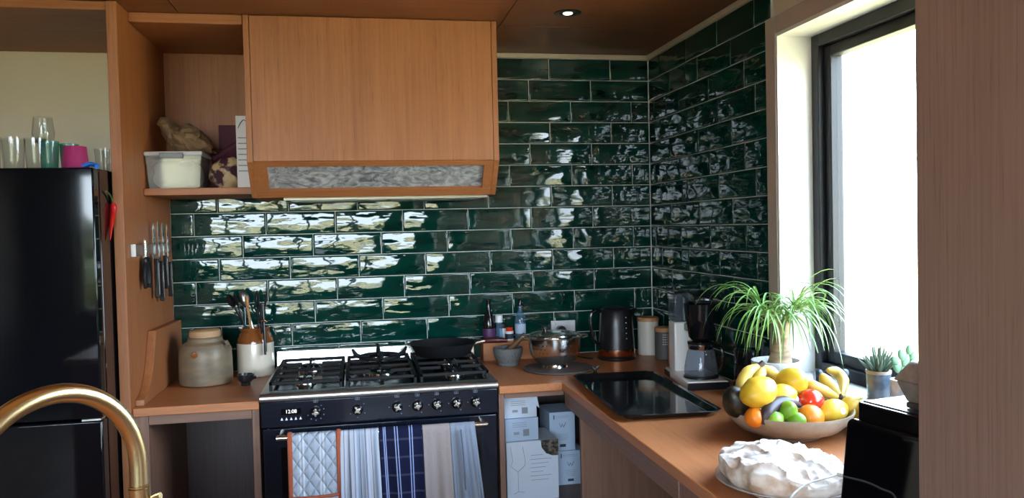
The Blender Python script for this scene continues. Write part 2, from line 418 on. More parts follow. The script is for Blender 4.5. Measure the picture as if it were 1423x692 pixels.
# tile beds and tiles
HT, WT, ZT = .1025, .30958, 2.335
gb = B(-2.254,.012,.004,.012,.86,ZT+.004).build('grout_bed', 'grout', wb, smooth=False); gb['kind'] = 'structure'
gr = B(.004,.012,-1.197,.004,.86,ZT+.004).build('grout_bed', 'grout', wr, smooth=False); gr['kind'] = 'structure'
tcache = {}
def tile_mesh(wd):
    k = round(wd, 3)
    if k in tcache: return tcache[k]
    h = HT-.0032; b = .004; a = wd/2; c = h/2
    vs = [(-a,.008,-c),(a,.008,-c),(a,.008,c),(-a,.008,c), (-a,.0024,-c),(a,.0024,-c),(a,.0024,c),(-a,.0024,c),
          (-a+b*.45,.0006,-c+b*.45),(a-b*.45,.0006,-c+b*.45),(a-b*.45,.0006,c-b*.45),(-a+b*.45,.0006,c-b*.45),
          (-a+b*1.6,0,-c+b*1.6),(a-b*1.6,0,-c+b*1.6),(a-b*1.6,0,c-b*1.6),(-a+b*1.6,0,c-b*1.6)]
    fs = []
    for r in range(3):
        for i in range(4): fs.append((r*4+i, r*4+(i+1) % 4, r*4+4+(i+1) % 4, r*4+4+i))
    fs.append((12,13,14,15))
    m = MB(); m.add(vs, fs); me = m.mesh('tile', angle=60); me.materials.append(M['green_glaze']); tcache[k] = me
    return me
def tile_run(parent, offs, length, side):
    rnd = random.Random(5 if side == 'b' else 9)
    for row in range(1, 15):
        z1 = ZT-(row-1)*HT; z0 = z1-HT; off = offs[row % 3]*WT
        js = [0.0]; x = off
        while x < length-.012: js.append(x); x += WT
        js.append(length)
        for a, b in zip(js[:-1], js[1:]):
            if b-a < .012: continue
            if side == 'b':
                if b > .80 and -b > -1.83 and -a < -.885 and z0 > 1.70: continue
                if -a < -1.80 and z0 > 1.70: continue
            wd = b-a-(.0032 if side == 'b' else .0062); me = tile_mesh(wd)
            o = bpy.data.objects.new('tile', me); COL.objects.link(o); o.parent = parent; o['kind'] = 'structure'
            t1, t2 = rnd.gauss(0,.004), rnd.gauss(0,.003)
            if side == 'b': o.location = (-(a+b)/2, 0, (z0+z1)/2); o.rotation_euler = (t1, 0, t2)
            else: o.location = (0, -(a+b)/2, (z0+z1)/2); o.rotation_euler = (t1, 0, -PI/2+t2)
tile_run(wb, (.2925,.63335,.9619), 2.254, 'b')
tile_run(wr, (.21467,.483,.86885), 1.197, 'r')
# cornice strip
struct(MB().box(-.858,-.010,-.010,.012,ZT,ZT+.022).box(-.010,.012,-6,.012,ZT,ZT+.022).build('trim_1', 'cornice_paint', smooth=False))
# window casing, reveal and sill
tr = MB().box(-.02,.012,-1.262,-1.197,.93,2.225).box(-.02,.012,-2.815,-2.75,.93,2.225).box(-.02,.012,-2.75,-1.262,2.165,2.225)
struct(tr.build('trim_2', 'casing_paint', bevel=.003))
rv = MB().box(-.018,.25,-1.274,-1.262,1.0,2.165).box(-.018,.25,-2.75,-2.738,1.0,2.165).box(-.018,.25,-2.738,-1.274,2.153,2.165)
struct(rv.build('trim_3', 'white_paint', smooth=False))
struct(B(-.022,.25,-2.75,-1.262,.975,1.0).build('trim_4', 'white_paint', bevel=.004))
wn = thing('window_1', '', ''); del wn['label']; del wn['category']; struct(wn)
wn.location = (.13,-2.006,1.0)
wn.matrix_basis = Matrix.Translation((.13,-2.006,1.0))
def frame_boxes(x0,x1,y0,y1,z0,z1,wd): return MB().box(x0,x1,y0,y0+wd,z0,z1).box(x0,x1,y1-wd,y1,z0,z1).box(x0,x1,y0+wd,y1-wd,z0,z0+wd).box(x0,x1,y0+wd,y1-wd,z1-wd,z1)
frame_boxes(.108,.19,-2.738,-1.274,1.0,2.153,.042).build('window_frame', pm('frame_black', (.006,.006,.009), .5), wn, bevel=.003)
frame_boxes(.130,.175,-2.696,-1.316,1.042,2.111,.038).build('window_sash', 'frame_black', wn, bevel=.003)
B(.150,.154,-2.658,-1.354,1.080,2.073).build('pane', 'window_glass', wn, smooth=False)
wg = thing('window_2', '', ''); del wg['label']; del wg['category']; struct(wg)
wg.matrix_basis = Matrix.Translation((-2.375,-6.1,.05))
xs = [-4.0,-2.93,-1.87,GR]
for a, b in zip(xs[:-1], xs[1:]):
    f = MB().box(a,a+.05,-6.13,-6.07,GB,GT).box(b-.05,b,-6.13,-6.07,GB,GT).box(a+.05,b-.05,-6.13,-6.07,GB,GB+.05).box(a+.05,b-.05,-6.13,-6.07,GT-.05,GT)
    f.build('window_frame', 'satin_black', wg, smooth=False)
    B(a+.05,b-.05,-6.102,-6.098,GB+.05,GT-.05).build('pane', 'window_glass', wg, smooth=False)
for a, b in ((-3.2,-2.6),(-2.6,-2.0)):
    MB().box(a,a+.05,-6.13,-6.07,2.22,2.90).box(b-.05,b,-6.13,-6.07,2.22,2.90).box(a+.05,b-.05,-6.13,-6.07,2.22,2.27).box(a+.05,b-.05,-6.13,-6.07,2.85,2.90).build('window_frame', 'satin_black', wg, smooth=False)
    B(a+.05,b-.05,-6.102,-6.098,2.27,2.85).build('pane', 'window_glass', wg, smooth=False)
# garden outside
gm = MB().grid(lambda u, v: ((u-.5)*500, (v-.5)*500, -.45), 2, 2)
struct(gm.build('ground', 'grass', smooth=False))
def hillf(u, v):
    a = 2*PI*u; r = 60+v*160
    return (r*math.cos(a)-2, r*math.sin(a)-3, -.5+(1.6+1.0*math.sin(3*a+1)+.6*math.sin(7*a))*math.sin(PI*min(1,v*1.0))**1.0*.9)
struct(MB().grid(hillf, 96, 8).build('hills', 'hill_grass'))
def bush(name, label, c, r, h, grp):
    t = thing(name, label, 'shrub', c, 0, grp)
    rnd = random.Random(int(abs(c[0]*37+c[1]*11)))
    m = MB()
    for k in range(16):
        a = rnd.random()*2*PI; q = rnd.random()**.5*r*.7; hh = h*(.35+.5*rnd.random()); s = r*(.3+.2*rnd.random())
        m.sphere((q*math.cos(a), q*math.sin(a), hh), s, s, s*.8, 10, 6)
    m.map(lambda p: p+noise.noise_vector(p*2.3)*.22*r)
    m.build('foliage', 'bush_leaf', t, local=True); MB().cyl((0,0,0),(0,0,h*.5),.06*r+.03,8).build('trunk', 'palm_trunk', t, local=True)
for i, (x, y, r, h) in enumerate(((-7.5,-15,1.2,1.4),(-4.4,-17,1.0,1.1),(-1.9,-14,.7,.8),(.8,-16,1.2,1.5),(-10,-22,1.8,2.4),(3.4,-22,1.7,2.3))):
    bush('garden_shrub', 'dark green garden shrub outside the rear glazed doors', (x,y,-.45), r, h, 'shrubs outside the rear glazing')

# ------------------------------------------------------------------ fitted joinery
t = thing('fridge_surround', 'tall oak veneer surround framing the black fridge', 'cabinet', (-2.65,-.36,0))
B(-2.290,-2.254,-.72,0,0,CZ-.001).build('side_panel', 'oak_z', t, bevel=.002)
B(-3.05,-3.014,-.72,.010,0,CZ-.001).build('side_panel', 'oak_z', t, bevel=.002)
B(-3.013,-2.291,-.715,.008,2.328,CZ-.002).build('top_panel', 'oak_x', t, bevel=.002)

t = thing('open_shelf_unit', 'open oak wall shelf unit holding pantry items beside the hood', 'shelf', (-2.05,-.29,1.68))
B(-2.253,-1.847,-.030,-.002,1.681,2.322).build('back_panel', 'oak_z', t, smooth=False)
B(-2.253,-1.847,-.575,-.030,2.322,CZ-.001).build('top_panel', 'oak_x', t, bevel=.002)
B(-2.253,-1.847,-.440,-.030,1.681,1.709).build('shelf', 'oak_x', t, bevel=.002)

HX0, HX1 = -1.845, -.862
t = thing('hood_cabinet', 'boxed oak range hood cabinet with grey marbled lower strip', 'range hood', (-1.35,-.3,1.66))
prof = [(-.002,CZ-.001),(-.58,CZ-.001),(-.58,1.797),(-.463,1.664),(-.002,1.664)]
for a in (HX0, HX1-.022): MB().prism(prof, 'x', a, a+.022).build('side_panel', 'oak_z', t, bevel=.0015)
B(HX0+.0235,HX1-.0235,-.580,-.560,1.800,CZ-.002).build('front_panel', 'oak_z', t, bevel=.0015)
def slope(s_, d=0):      # point on the sloping lower face, d = depth behind it
    y = -.576+.113*s_; z = 1.797-.133*s_; n = Vector((0, .762, .648))
    return y+n.y*d, z+n.z*d
def slope_box(x0, x1, s0, s1, d0, d1):
    return MB().prism([slope(s0,d0), slope(s1,d0), slope(s1,d1), slope(s0,d1)], 'x', x0, x1)
a0, a1 = HX0+.022, HX1-.022
slope_box(a0, a1, 0, .13, 0, .02).build('rail', 'oak_x', t, bevel=.001)
slope_box(a0, a1, .80, 1.0, 0, .02).build('rail', 'oak_x', t, bevel=.001)
slope_box(a0, -1.775, .131, .799, 0, .02).build('stile', 'oak_z', t, bevel=.001)
slope_box(-.922, a1, .131, .799, 0, .02).build('stile', 'oak_z', t, bevel=.001)
slope_box(-1.777, -.920, .10, .83, .016, .026).build('marbled_panel', 'marble_grey', t, smooth=False)
B(a0+.002,a1-.002,-.46,-.03,1.668,1.674).build('bottom_panel', 'oak_x', t, smooth=False)
e = B(-1.73,-.885,-.40,-.08,1.654,1.668).build('extractor_unit', pm('steel_dull', (.34,.31,.26), .4, 1), t, bevel=.002)
for k in range(2): B(-1.70+k*.41,-1.31+k*.41,-.37,-.12,1.6525,1.654).build('grease_filter', 'steel', e, bevel=.0004)

# left counter
t = thing('base_cabinet', 'open fronted base cabinet under the short worktop left of the range', 'cabinet', (-2.03,-.34,0))
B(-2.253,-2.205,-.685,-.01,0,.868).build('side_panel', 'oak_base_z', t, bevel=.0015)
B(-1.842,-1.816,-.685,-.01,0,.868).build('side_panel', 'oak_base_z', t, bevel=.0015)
B(-2.204,-1.843,-.685,-.665,.832,.868).build('rail', 'oak_base_x', t, bevel=.0015)
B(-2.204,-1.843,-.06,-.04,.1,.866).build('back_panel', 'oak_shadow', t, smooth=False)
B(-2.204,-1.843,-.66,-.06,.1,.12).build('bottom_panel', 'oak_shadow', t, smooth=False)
tag(B(-2.253,-1.814,-.702,-.001,.868,.900).build('worktop', 'worktop_x', bevel=.003), 'short wooden worktop under the stoneware jars', 'worktop')
pf = [(-.003,.9005),(-.003,1.145),(-.455,1.152),(-.470,1.120),(-.487,1.080),(-.510,1.035),(-.540,.990),(-.575,.956),(-.615,.934),(-.662,.922),(-.664,.9005)]
tag(MB().prism(pf, 'x', -2.2535, -2.222).build('upstand_board', 'oak_z', bevel=.002), 'wooden upstand board with concave curved front end', 'upstand')

# right hand counters
t = thing('base_cabinet', 'open base cabinet right of the range filled with glassware boxes', 'cabinet', (-.74,-.34,0))
B(-.906,-.884,-.685,-.01,0,.866).build('side_panel', 'oak_base_z', t, bevel=.0015)
B(-.578,-.012,-.705,-.683,0,.80).build('end_panel', 'oak_base_z', t, bevel=.0015)
B(-.883,-.640,-.685,-.665,.846,.866).build('rail', 'oak_base_x', t, bevel=.0015)
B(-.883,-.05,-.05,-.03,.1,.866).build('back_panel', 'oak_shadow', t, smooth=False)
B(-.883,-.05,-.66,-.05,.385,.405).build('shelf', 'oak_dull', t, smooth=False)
t = thing('base_cabinet', 'oak base cabinet with knee space under the window worktop', 'cabinet', (-.35,-1.8,0))
B(-.642,-.622,-1.862,-.706,.806,.866).build('apron', 'oak_base_y', t, bevel=.0015)
B(-.640,-.02,-1.888,-1.866,0,.866).build('side_panel', 'oak_base_z', t, bevel=.0015)
B(-.642,-.620,-2.32,-1.892,.08,.864).build('door', 'oak_base_z', t, bevel=.0015)
B(-.642,-.620,-2.775,-2.324,.08,.864).build('door', 'oak_base_z', t, bevel=.0015)
B(-.60,-.02,-2.77,-1.89,0,.08).build('plinth', 'oak_dull', t, smooth=False)
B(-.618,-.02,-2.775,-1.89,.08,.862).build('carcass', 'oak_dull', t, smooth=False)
poly = [(-.906,-.001),(-.906,-.702),(-.650,-.702),(-.650,-2.782),(-.001,-2.782),(-.001,-.001)]
tag(MB().prism(poly, 'z', .868, .900).build('worktop', 'worktop_y', bevel=.003), 'L-shaped wooden worktop running under the window', 'worktop')
t = thing('tall_cabinet', 'tall cabinet with plain brown wood grain side at the end of the window worktop', 'cabinet', (-.33,-3.1,0))
B(-.634,-.022,-3.45,-2.790,0,CZ-.002).build('carcass', 'oak_side', t, smooth=False)
B(-.656,-.6345,-3.45,-2.785,.02,CZ-.004).build('door', 'oak_side', t, bevel=.0015)
t = thing('kitchen_island', 'kitchen island bench carrying the brass tap', 'island', (-2.1,-2.85,0))
B(-2.9,-1.55,-3.10,-2.45,0,.868).build('carcass', 'oak_z', t, bevel=.002)
B(-2.93,-1.52,-3.12,-2.43,.868,.900).build('worktop', 'worktop_x', t, bevel=.003)

# ------------------------------------------------------------------ fridge
t = thing('fridge', 'glossy black two door fridge with reflections in its doors', 'fridge', (-2.65,-.5,0))
B(-3.008,-2.296,-.84,-.03,.02,1.757).build('body', 'fridge_black', t, bevel=.004)
B(-3.008,-2.296,-.902,-.846,.915,1.757).build('door', 'fridge_black', t, bevel=.006)
B(-3.008,-2.296,-.902,-.846,.06,.907).build('door', 'fridge_black', t, bevel=.006)
B(-2.36,-2.30,-.904,-.85,.9075,.9145).build('hinge', 'steel', t, bevel=.001)

# ------------------------------------------------------------------ range cooker
RX0, RX1 = -1.810, -.912
rg = thing('range_cooker', 'wide dark navy range cooker with gas hob and brass handle', 'range cooker', (-1.36,-.36,0))
B(RX0+.004,RX1-.004,-.66,-.02,.10,.898).build('body', 'enamel_navy', rg, bevel=.002)
for x in (RX0+.05, RX1-.05):
    for y in (-.6,-.08): MB().cyl((x,y,0),(x,y,.10),.02,14).build('foot', 'steel', rg)
hob = MB().prism([(-.03,.895),(-.712,.895),(-.716,.898),(-.7165,.911),(-.713,.918),(-.705,.9225),(-.69,.923),(-.03,.923)], 'x', RX0, RX1).build('hob', 'steel', rg, angle=60)
B(RX0+.03,RX1-.03,-.655,-.085,.9231,.9240).build('hob_well', 'gloss_black', hob, smooth=False)
MB().prism([(-.074,.924),(-.062,.990),(-.03,.990),(-.03,.924)], 'x', RX0, RX1).build('splash_guard', 'steel_polished', rg, bevel=.003)
pn = B(RX0+.002,RX1-.002,-.706,-.662,.797,.894).build('control_panel', 'enamel_navy', rg, bevel=.004)
dr = B(RX0+.006,RX1-.006,-.700,-.664,.24,.791).build('oven_door', 'enamel_navy', rg, bevel=.004)
B(RX0+.07,RX1-.07,-.7012,-.699,.30,.72).build('door_glass', 'oven_glass', dr, bevel=.0005)
B(RX0+.006,RX1-.006,-.698,-.664,.105,.234).build('storage_drawer', 'enamel_navy', rg, bevel=.004)
HY, HZ = -.775, .773
hd = MB().cyl((-1.748,HY,HZ),(-.968,HY,HZ),.0105,16).build('handle', 'brass_pale', rg)
for x in (-1.735,-.981): MB().tube([(x,-.700,HZ),(x,HY,HZ)], .008, 12).build('handle_bracket', 'brass_pale', hd)
def on_panel(px_, py_):     # a pixel on the control panel face, y = -.706
    d = AZ+AX*((px_-711.5)/FPX)-AY*((py_-346)/FPX); k = (-.706-CAM.y)/d.y; return CAM+d*k
for i, (kx, ky) in enumerate(((439,575),(497,568),(552,565.5),(580,563),(607,561),(634.5,558.5),(661,555))):
    p = on_panel(kx, ky); z = .846; x = p.x; y = -.706
    k = MB().lathe([(0,0),(.021,0),(.021,.004),(.017,.010),(.014,.012),(0,.012)], 24).map(lambda q: Vector((x+q.x, y-q.z, z+q.y))).build('knob', 'gloss_black', rg)
    m = MB().lathe([(0,.011),(.0095,.011),(.0095,.026),(.007,.030),(0,.030)], 18).map(lambda q: Vector((x+q.x, y-q.z, z+q.y)))
    ang = (0,.6,-.5,.2,-.2,.4,0)[i]
    m2 = MB().box(-.013,.013,-.0035,.0035,.018,.028).map(lambda q: Vector((x+q.x*math.cos(ang)-q.y*math.sin(ang), y-q.z, z+q.x*math.sin(ang)+q.y*math.cos(ang))))
    m3 = MB().box(-.003,.003,-.013,.017,.018,.027).map(lambda q: Vector((x+q.x*math.cos(ang)-q.y*math.sin(ang), y-q.z, z+q.x*math.sin(ang)+q.y*math.cos(ang))))
    m.add(m2.v, m2.f); m.add(m3.v, m3.f); m.build('knob_grip', 'brass_pale', k, bevel=.001)
    ic = MB()
    ic.box(x-.008,x+.008,-.7064,-.7058,z+.0365,z+.0378).box(x-.008,x+.008,-.7064,-.7058,z+.0452,z+.0465).box(x-.008,x-.0068,-.7064,-.7058,z+.0365,z+.0465).box(x+.0068,x+.008,-.7064,-.7058,z+.0365,z+.0465)
    ic.box(x-.002,x+.002,-.7064,-.7058,z+.040,z+.043)
    for a in ((200,235,270,305,340,20,50) if i == 0 else (210,270,330,40) if i == 1 else (180,300)):
        a = math.radians(a); ic.box(x+.031*math.cos(a)-.0016,x+.031*math.cos(a)+.0016,-.7064,-.7058,z+.031*math.sin(a)-.0016,z+.031*math.sin(a)+.0016)
    ic.build('dial_print', 'print_grey', pn, smooth=False)['kind'] = 'stuff'
p = on_panel(404.5, 574)
B(p.x-.036,p.x+.036,-.7066,-.7058,.842,.866).build('clock_display', 'oven_glass', pn, smooth=False)
def text(body, size, parent, mat, loc, rot, name='lettering', ext=.0002):
    cu = bpy.data.curves.new('txt', 'FONT'); cu.body = body; cu.size = size; cu.align_x = 'CENTER'; cu.extrude = ext
    tmp = bpy.data.objects.new('txt', cu); COL.objects.link(tmp)
    dg = bpy.context.evaluated_depsgraph_get(); me = bpy.data.meshes.new_from_object(tmp.evaluated_get(dg)); bpy.data.objects.remove(tmp)
    m = MB(); mm = Matrix.Translation(Vector(loc)) @ rot.to_4x4()
    m.add([mm @ v.co for v in me.vertices], [tuple(q.vertices) for q in me.polygons])
    return m.build(name, mat, parent, smooth=False)
FRONT = Matrix.Rotation(PI/2, 3, 'X')
text('12:08', .019, pn, 'display_glow', (p.x, -.7072, .848), FRONT, 'clock_digits')
for k in range(5):
    x = p.x-.034+k*.017; MB().prism([(x-.005,.822),(x+.005,.822),(x,.833)], 'y', -.7072, -.7058).build('clock_button', 'print_white', pn, smooth=False)
# burners and pan supports
GZ = .924
def burner(x, y, r):
    b = MB().lathe([(r*1.25,0),(r*1.2,.008),(r,.012),(r*.9,.016),(0,.016)], 28, (x,y,GZ)).build('burner', 'steel_polished', rg)
    MB().lathe([(0,.016),(r*.85,.016),(r*.85,.022),(r*.7,.026),(0,.026)], 28, (x,y,GZ)).build('burner_cap', 'gloss_black', b)
for (x, y, r) in ((-1.655,-.52,.034),(-1.655,-.22,.045),(-1.36,-.40,.058),(-1.065,-.52,.036),(-1.065,-.22,.045)): burner(x, y, r)
def grate(x0, x1, y0, y1, cx):
    m = MB(); z = GZ+.034; r = .0065
    for (a, b) in (((x0,y0),(x1,y0)),((x1,y0),(x1,y1)),((x1,y1),(x0,y1)),((x0,y1),(x0,y0))): m.box(min(a[0],b[0])-r,max(a[0],b[0])+r,min(a[1],b[1])-r,max(a[1],b[1])+r,z-.012,z)
    ym = (y0+y1)/2; m.box(x0,x1,ym-r,ym+r,z-.012,z)
    for yc in ((y0+ym)/2, (ym+y1)/2):
        m.box(x0,x0+(x1-x0)*.34,yc-.005,yc+.005,z-.010,z+.003); m.box(x1-(x1-x0)*.34,x1,yc-.005,yc+.005,z-.010,z+.003)
    for s_ in (-1, 1):
        m.box(cx-.005,cx+.005,ym+s_*.0,ym+s_*(y1-y0)*.16,z-.010,z+.003); m.box(cx-.005,cx+.005,(y0 if s_ < 0 else y1-(y1-y0)*.16),(y0+(y1-y0)*.16 if s_ < 0 else y1),z-.010,z+.003)
    for x in (x0, x1):
        for y in (y0, y1): m.box(x-.006,x+.006,y-.006,y+.006,GZ,z)
    return m
grate(-1.775,-1.515,-.65,-.10,-1.655).build('pan_support', 'cast_iron', rg, bevel=.002)
grate(-1.490,-1.230,-.65,-.10,-1.36).build('pan_support', 'cast_iron', rg, bevel=.002)
grate(-1.205,-.945,-.65,-.10,-1.065).build('pan_support', 'cast_iron', rg, bevel=.002)
wk = thing('wok_ring', 'black iron wok ring with upturned horns on the centre hob', 'wok ring', (-1.355,-.22,GZ+.0345))
m = MB().tube(arc((-1.355,-.22,GZ+.044), .085, 0, 360, 32, 'xy'), .008, 8, False); m.build('ring', 'cast_iron', wk)
for a in (0, 90, 180, 270):
    a = math.radians(a+2); dx, dy = math.cos(a), math.sin(a); c = Vector((-1.355,-.22,0))
    m = MB().tube([c+Vector((dx*.045,dy*.045,GZ+.046)), c+Vector((dx*.085,dy*.085,GZ+.046)), c+Vector((dx*.105,dy*.105,GZ+.056)), c+Vector((dx*.118,dy*.118,GZ+.082))], [.007,.009,.010,.005], 8)
    m.build('horn', 'cast_iron', wk)

# frying pan
fp = thing('frying_pan', 'dark frying pan with reddish handle on the back burner', 'pan', (-1.075,-.225,GZ+.0375))
MB().lathe([(0,0),(.112,0),(.122,.006),(.146,.055),(.150,.056),(.148,.052),(.118,.008),(0,.005)], 40).build('body', 'cast_iron', fp, local=True)
MB().tube([(.140,.0,.044),(.172,.005,.050),(.190,.008,.051)], [.009,.010,.011], 12).build('ferrule', 'steel_polished', fp, local=True)
MB().tube([(.188,.008,.051),(.215,.010,.052),(.26,.014,.050),(.295,.016,.047)], [.011,.0135,.013,.010], 12).build('handle', pm('handle_red', (.07,.012,.012), .3), fp, local=True)

# ------------------------------------------------------------------ tea towels on the oven handle
def towel(name, label, x0, x1, b0, b1, zb, zback, mat, folds, amp, seed, off=.0, single=True, r=.0145, group=None):
    rnd = random.Random(seed); ph = rnd.random()*6; nu, nv = 40, 44
    lf = HZ-zb; lb = HZ-zback; la = PI*r; tot = lf+la+lb
    uv = []
    def fn(u, v):
        s_ = v*tot
        if s_ < lf: z = zb+s_; y = HY-r; k = 1-s_/lf
        elif s_ < lf+la: a = (s_-lf)/r; y = HY-r*math.cos(a); z = HZ+r*math.sin(a); k = 0
        else: z = HZ-(s_-lf-la); y = HY+r; k = (s_-lf-la)/lb*.35
        xa = x0+(b0-x0)*k; xb = x1+(b1-x1)*k
        wv = math.sin(u*folds*2*PI+ph+k*.6)+.45*math.sin(u*folds*4.7*PI+ph*2)
        y += -off*(1 if s_ < lf else 0)-(amp*(0.12+.88*min(1,k*1.6))*(wv*.5+.5) if s_ < lf+la*.5 else 0)
        x = xa+(xb-xa)*u+amp*.25*k*math.sin(u*folds*2*PI+1.3+ph)
        uv.append((u, v*tot/.6)); return (x, y, z)
    m = MB().grid(fn, nu, nv)
    me = bpy.data.meshes.new(name); me.from_pydata(m.v, [], m.f)
    ul = me.uv_layers.new(name='uv')
    for lp in me.loops: ul.data[lp.index].uv = uv[lp.vertex_index]
    me.polygons.foreach_set('use_smooth', [True]*len(me.polygons))
    me.materials.append(M[mat])
    o = bpy.data.objects.new(name, me); COL.objects.link(o)
    md = o.modifiers.new('solid', 'SOLIDIFY'); md.thickness = .003; md.offset = 0
    if label: tag(o, label, 'towel', group)
    return o
mt = thing('oven_glove', 'quilted pale blue double oven glove with terracotta edging on the handle', 'oven glove', (-1.61,HY,HZ))
gx0, gx1 = -1.706, -1.520
def adopt(o, par):
    inv = par.matrix_basis.inverted()
    for v in o.data.vertices: v.co = inv @ v.co
    o.parent = par; return o
adopt(towel('quilted_panel', None, gx0+.008, gx1-.008, gx0+.006, gx1-.010, .33, .40, 'cloth_quilt', .5, .004, 1), mt)
for xe, xbv in ((gx0+.006, gx0+.004), (gx1-.006, gx1-.008)):
    pts = [(xbv, HY-.019, .33), (xe, HY-.018, .60), (xe, HY-.017, HZ-.005)] + [(xe, HY-.017*math.cos(a), HZ+.017*math.sin(a)) for a in (.5,1.2,1.9,2.6)] + [(xe, HY+.017, HZ-.01), (xe, HY+.017, .42)]
    MB().tube(pts, .0042, 8, flat=2.1).build('edging', 'terracotta_cloth', mt)
B(gx0+.010,gx1-.012,-.806,-.7935,.31,.555).build('pocket', 'cloth_quilt', mt, bevel=.004)
MB().tube([(gx0+.004,-.806,.557),(-1.61,-.808,.556),(gx1-.008,-.806,.559)], .008, 8, flat=.7).build('edging', 'terracotta_cloth', mt)
towel('tea_towel', 'pale blue tea towel with thin dark stripes beside the oven glove', -1.521, -1.380, -1.523, -1.366, .36, .45, 'cloth_stripe', 3.2, .016, 3)
towel('tea_towel', 'navy checked tea towel with paired blue lines on the handle', -1.3785, -1.2185, -1.362, -1.212, .34, .45, 'cloth_plaid', 1.3, .014, 5, .004)
towel('tea_towel', 'plain taupe linen tea towel between the navy and blue grey cloths', -1.2170, -1.1145, -1.209, -1.096, .35, .47, 'cloth_taupe', 1.2, .012, 8, .001)
st = towel('tea_towel', 'blue grey cloth with a stitched placket at the end of the handle', -1.1130, -1.018, -1.091, -.972, .37, .45, 'cloth_greyblue', 2.2, .020, 12)
MB().tube([(-1.074,HY-.034,.765),(-1.068,HY-.036,.70),(-1.062,HY-.038,.60),(-1.060,HY-.039,.54)], .009, 8, flat=.35).build('placket', 'cloth_greyblue', st)

# ------------------------------------------------------------------ small things: left side
W0 = .9002
t = thing('stoneware_crock', 'grey brown stoneware crock with tan lid on the short worktop', 'crock', (-2.075,-.27,W0))
MB().lathe([(0,0),(.094,0),(.104,.006),(.107,.03),(.106,.10),(.104,.145),(.092,.168),(.072,.178),(.068,.190),(.070,.196),(.060,.197),(.058,.180),(0,.176)], 44).build('body', 'stoneware', t, local=True)
MB().lathe([(0,.1975),(.062,.1975),(.063,.203),(.061,.222),(.054,.227),(0,.228)], 36).build('lid', 'stone_lid', t, local=True)
MB().tube([(.088,-.045,.158),(.098,-.050,.168),(.090,-.046,.178)], .009, 10).build('lug', 'stoneware', t, local=True)
MB().lathe([(0,0),(.013,0),(.011,.004),(0,.0045)], 16).map(lambda q: Vector((-.025+q.x, -.1035-q.z, .135+q.y))).build('maker_mark', 'glaze_brown', t, local=True)
UX, UY = -1.892, -.125
t = thing('utensil_jar', 'two tone brown and cream stoneware jar holding utensils', 'jar', (UX,UY,W0))
MB().lathe([(0,0),(.074,0),(.079,.005),(.079,.140),(.078,.145)], 40).build('body', 'glaze_cream', t, local=True)
MB().lathe([(.078,.145),(.077,.160),(.064,.185),(.060,.192),(.066,.205),(.066,.211),(.056,.211),(.054,.19),(.06,.15),(0,.14)], 40).build('shoulder', 'glaze_brown', t, local=True)
def utensil(name, label, a, b, r, mat, head=None, hmat=None, cat='utensil'):
    a = Vector(a); b = Vector(b); u = thing(name, label, cat, a)
    d = b-a
    MB().tube([(0,0,0), d*.5, d], [r*.8, r, r], 8).build('handle', mat, u, local=True)
    m = MB(); n = d.normalized()
    sx = head[0]; L_ = head[1]
    rot = n.to_track_quat('Z', 'Y').to_matrix()
    m.sphere((0,0,0), sx, head[2], L_/2, 14, 8).map(lambda q: d + n*(L_*.45) + rot @ q).build('head', hmat or mat, u, local=True)
    return u
b0 = W0+.142
utensil('ladle', 'black ladle leaning left in the utensil jar', (UX-.01,UY+.02,b0), (UX-.085,UY+.01,1.205), .005, 'satin_black', (.03,.06,.018))
utensil('spatula', 'black spatula in the utensil jar beside the ladle', (UX-.02,UY-.015,b0), (UX-.062,UY-.03,1.205), .005, 'satin_black', (.026,.07,.004))
utensil('wooden_spoon', 'wooden spoon standing in the utensil jar', (UX-.005,UY-.03,b0), (UX-.022,UY-.035,1.20), .0055, 'lid_wood', (.018,.06,.008))
utensil('whisk', 'steel whisk standing in the utensil jar', (UX+.005,UY+.01,b0), (UX-.035,UY+.02,1.20), .005, 'steel', (.022,.08,.022), 'steel')
utensil('serving_spoon', 'black serving spoon at the middle of the utensil jar', (UX+.015,UY+.02,b0), (UX+.012,UY+.02,1.19), .0055, 'satin_black', (.026,.085,.01))
utensil('slotted_turner', 'black slotted turner leaning right in the utensil jar', (UX+.02,UY-.01,b0), (UX+.045,UY-.01,1.195), .005, 'satin_black', (.024,.09,.005))
t = thing('kitchen_tongs', 'black and steel tongs hooked over the utensil jar rim', 'tongs', (UX+.052,UY-.088,1.0))
MB().tube([(0,0,0),(-.002,.002,.10),(-.006,.008,.22)], [.011,.010,.008], 10, flat=.6).build('arm', 'satin_black', t, local=True)
MB().tube([(-.012,.006,.09),(-.014,.008,.16),(-.012,.010,.22)], [.006,.006,.007], 10).build('arm', 'satin_black', t, local=True)
MB().tube([(-.014,-.004,.145),(.0,-.007,.15),(.010,-.006,.14)], .004, 8).build('pivot', 'chrome', t, local=True)
t = thing('egg_cup', 'small dark turned cup in front of the utensil jar', 'cup', (-1.905,-.365,W0))
MB().lathe([(0,0),(.018,0),(.020,.004),(.017,.010),(.030,.022),(.034,.042),(.034,.046),(.030,.046),(.026,.03),(0,.02)], 28).build('cup', 'satin_black', t, local=True)
MB().tube([(.030,-.012,.030),(.042,-.018,.034)], .006, 8).build('knob', 'satin_black', t, local=True)

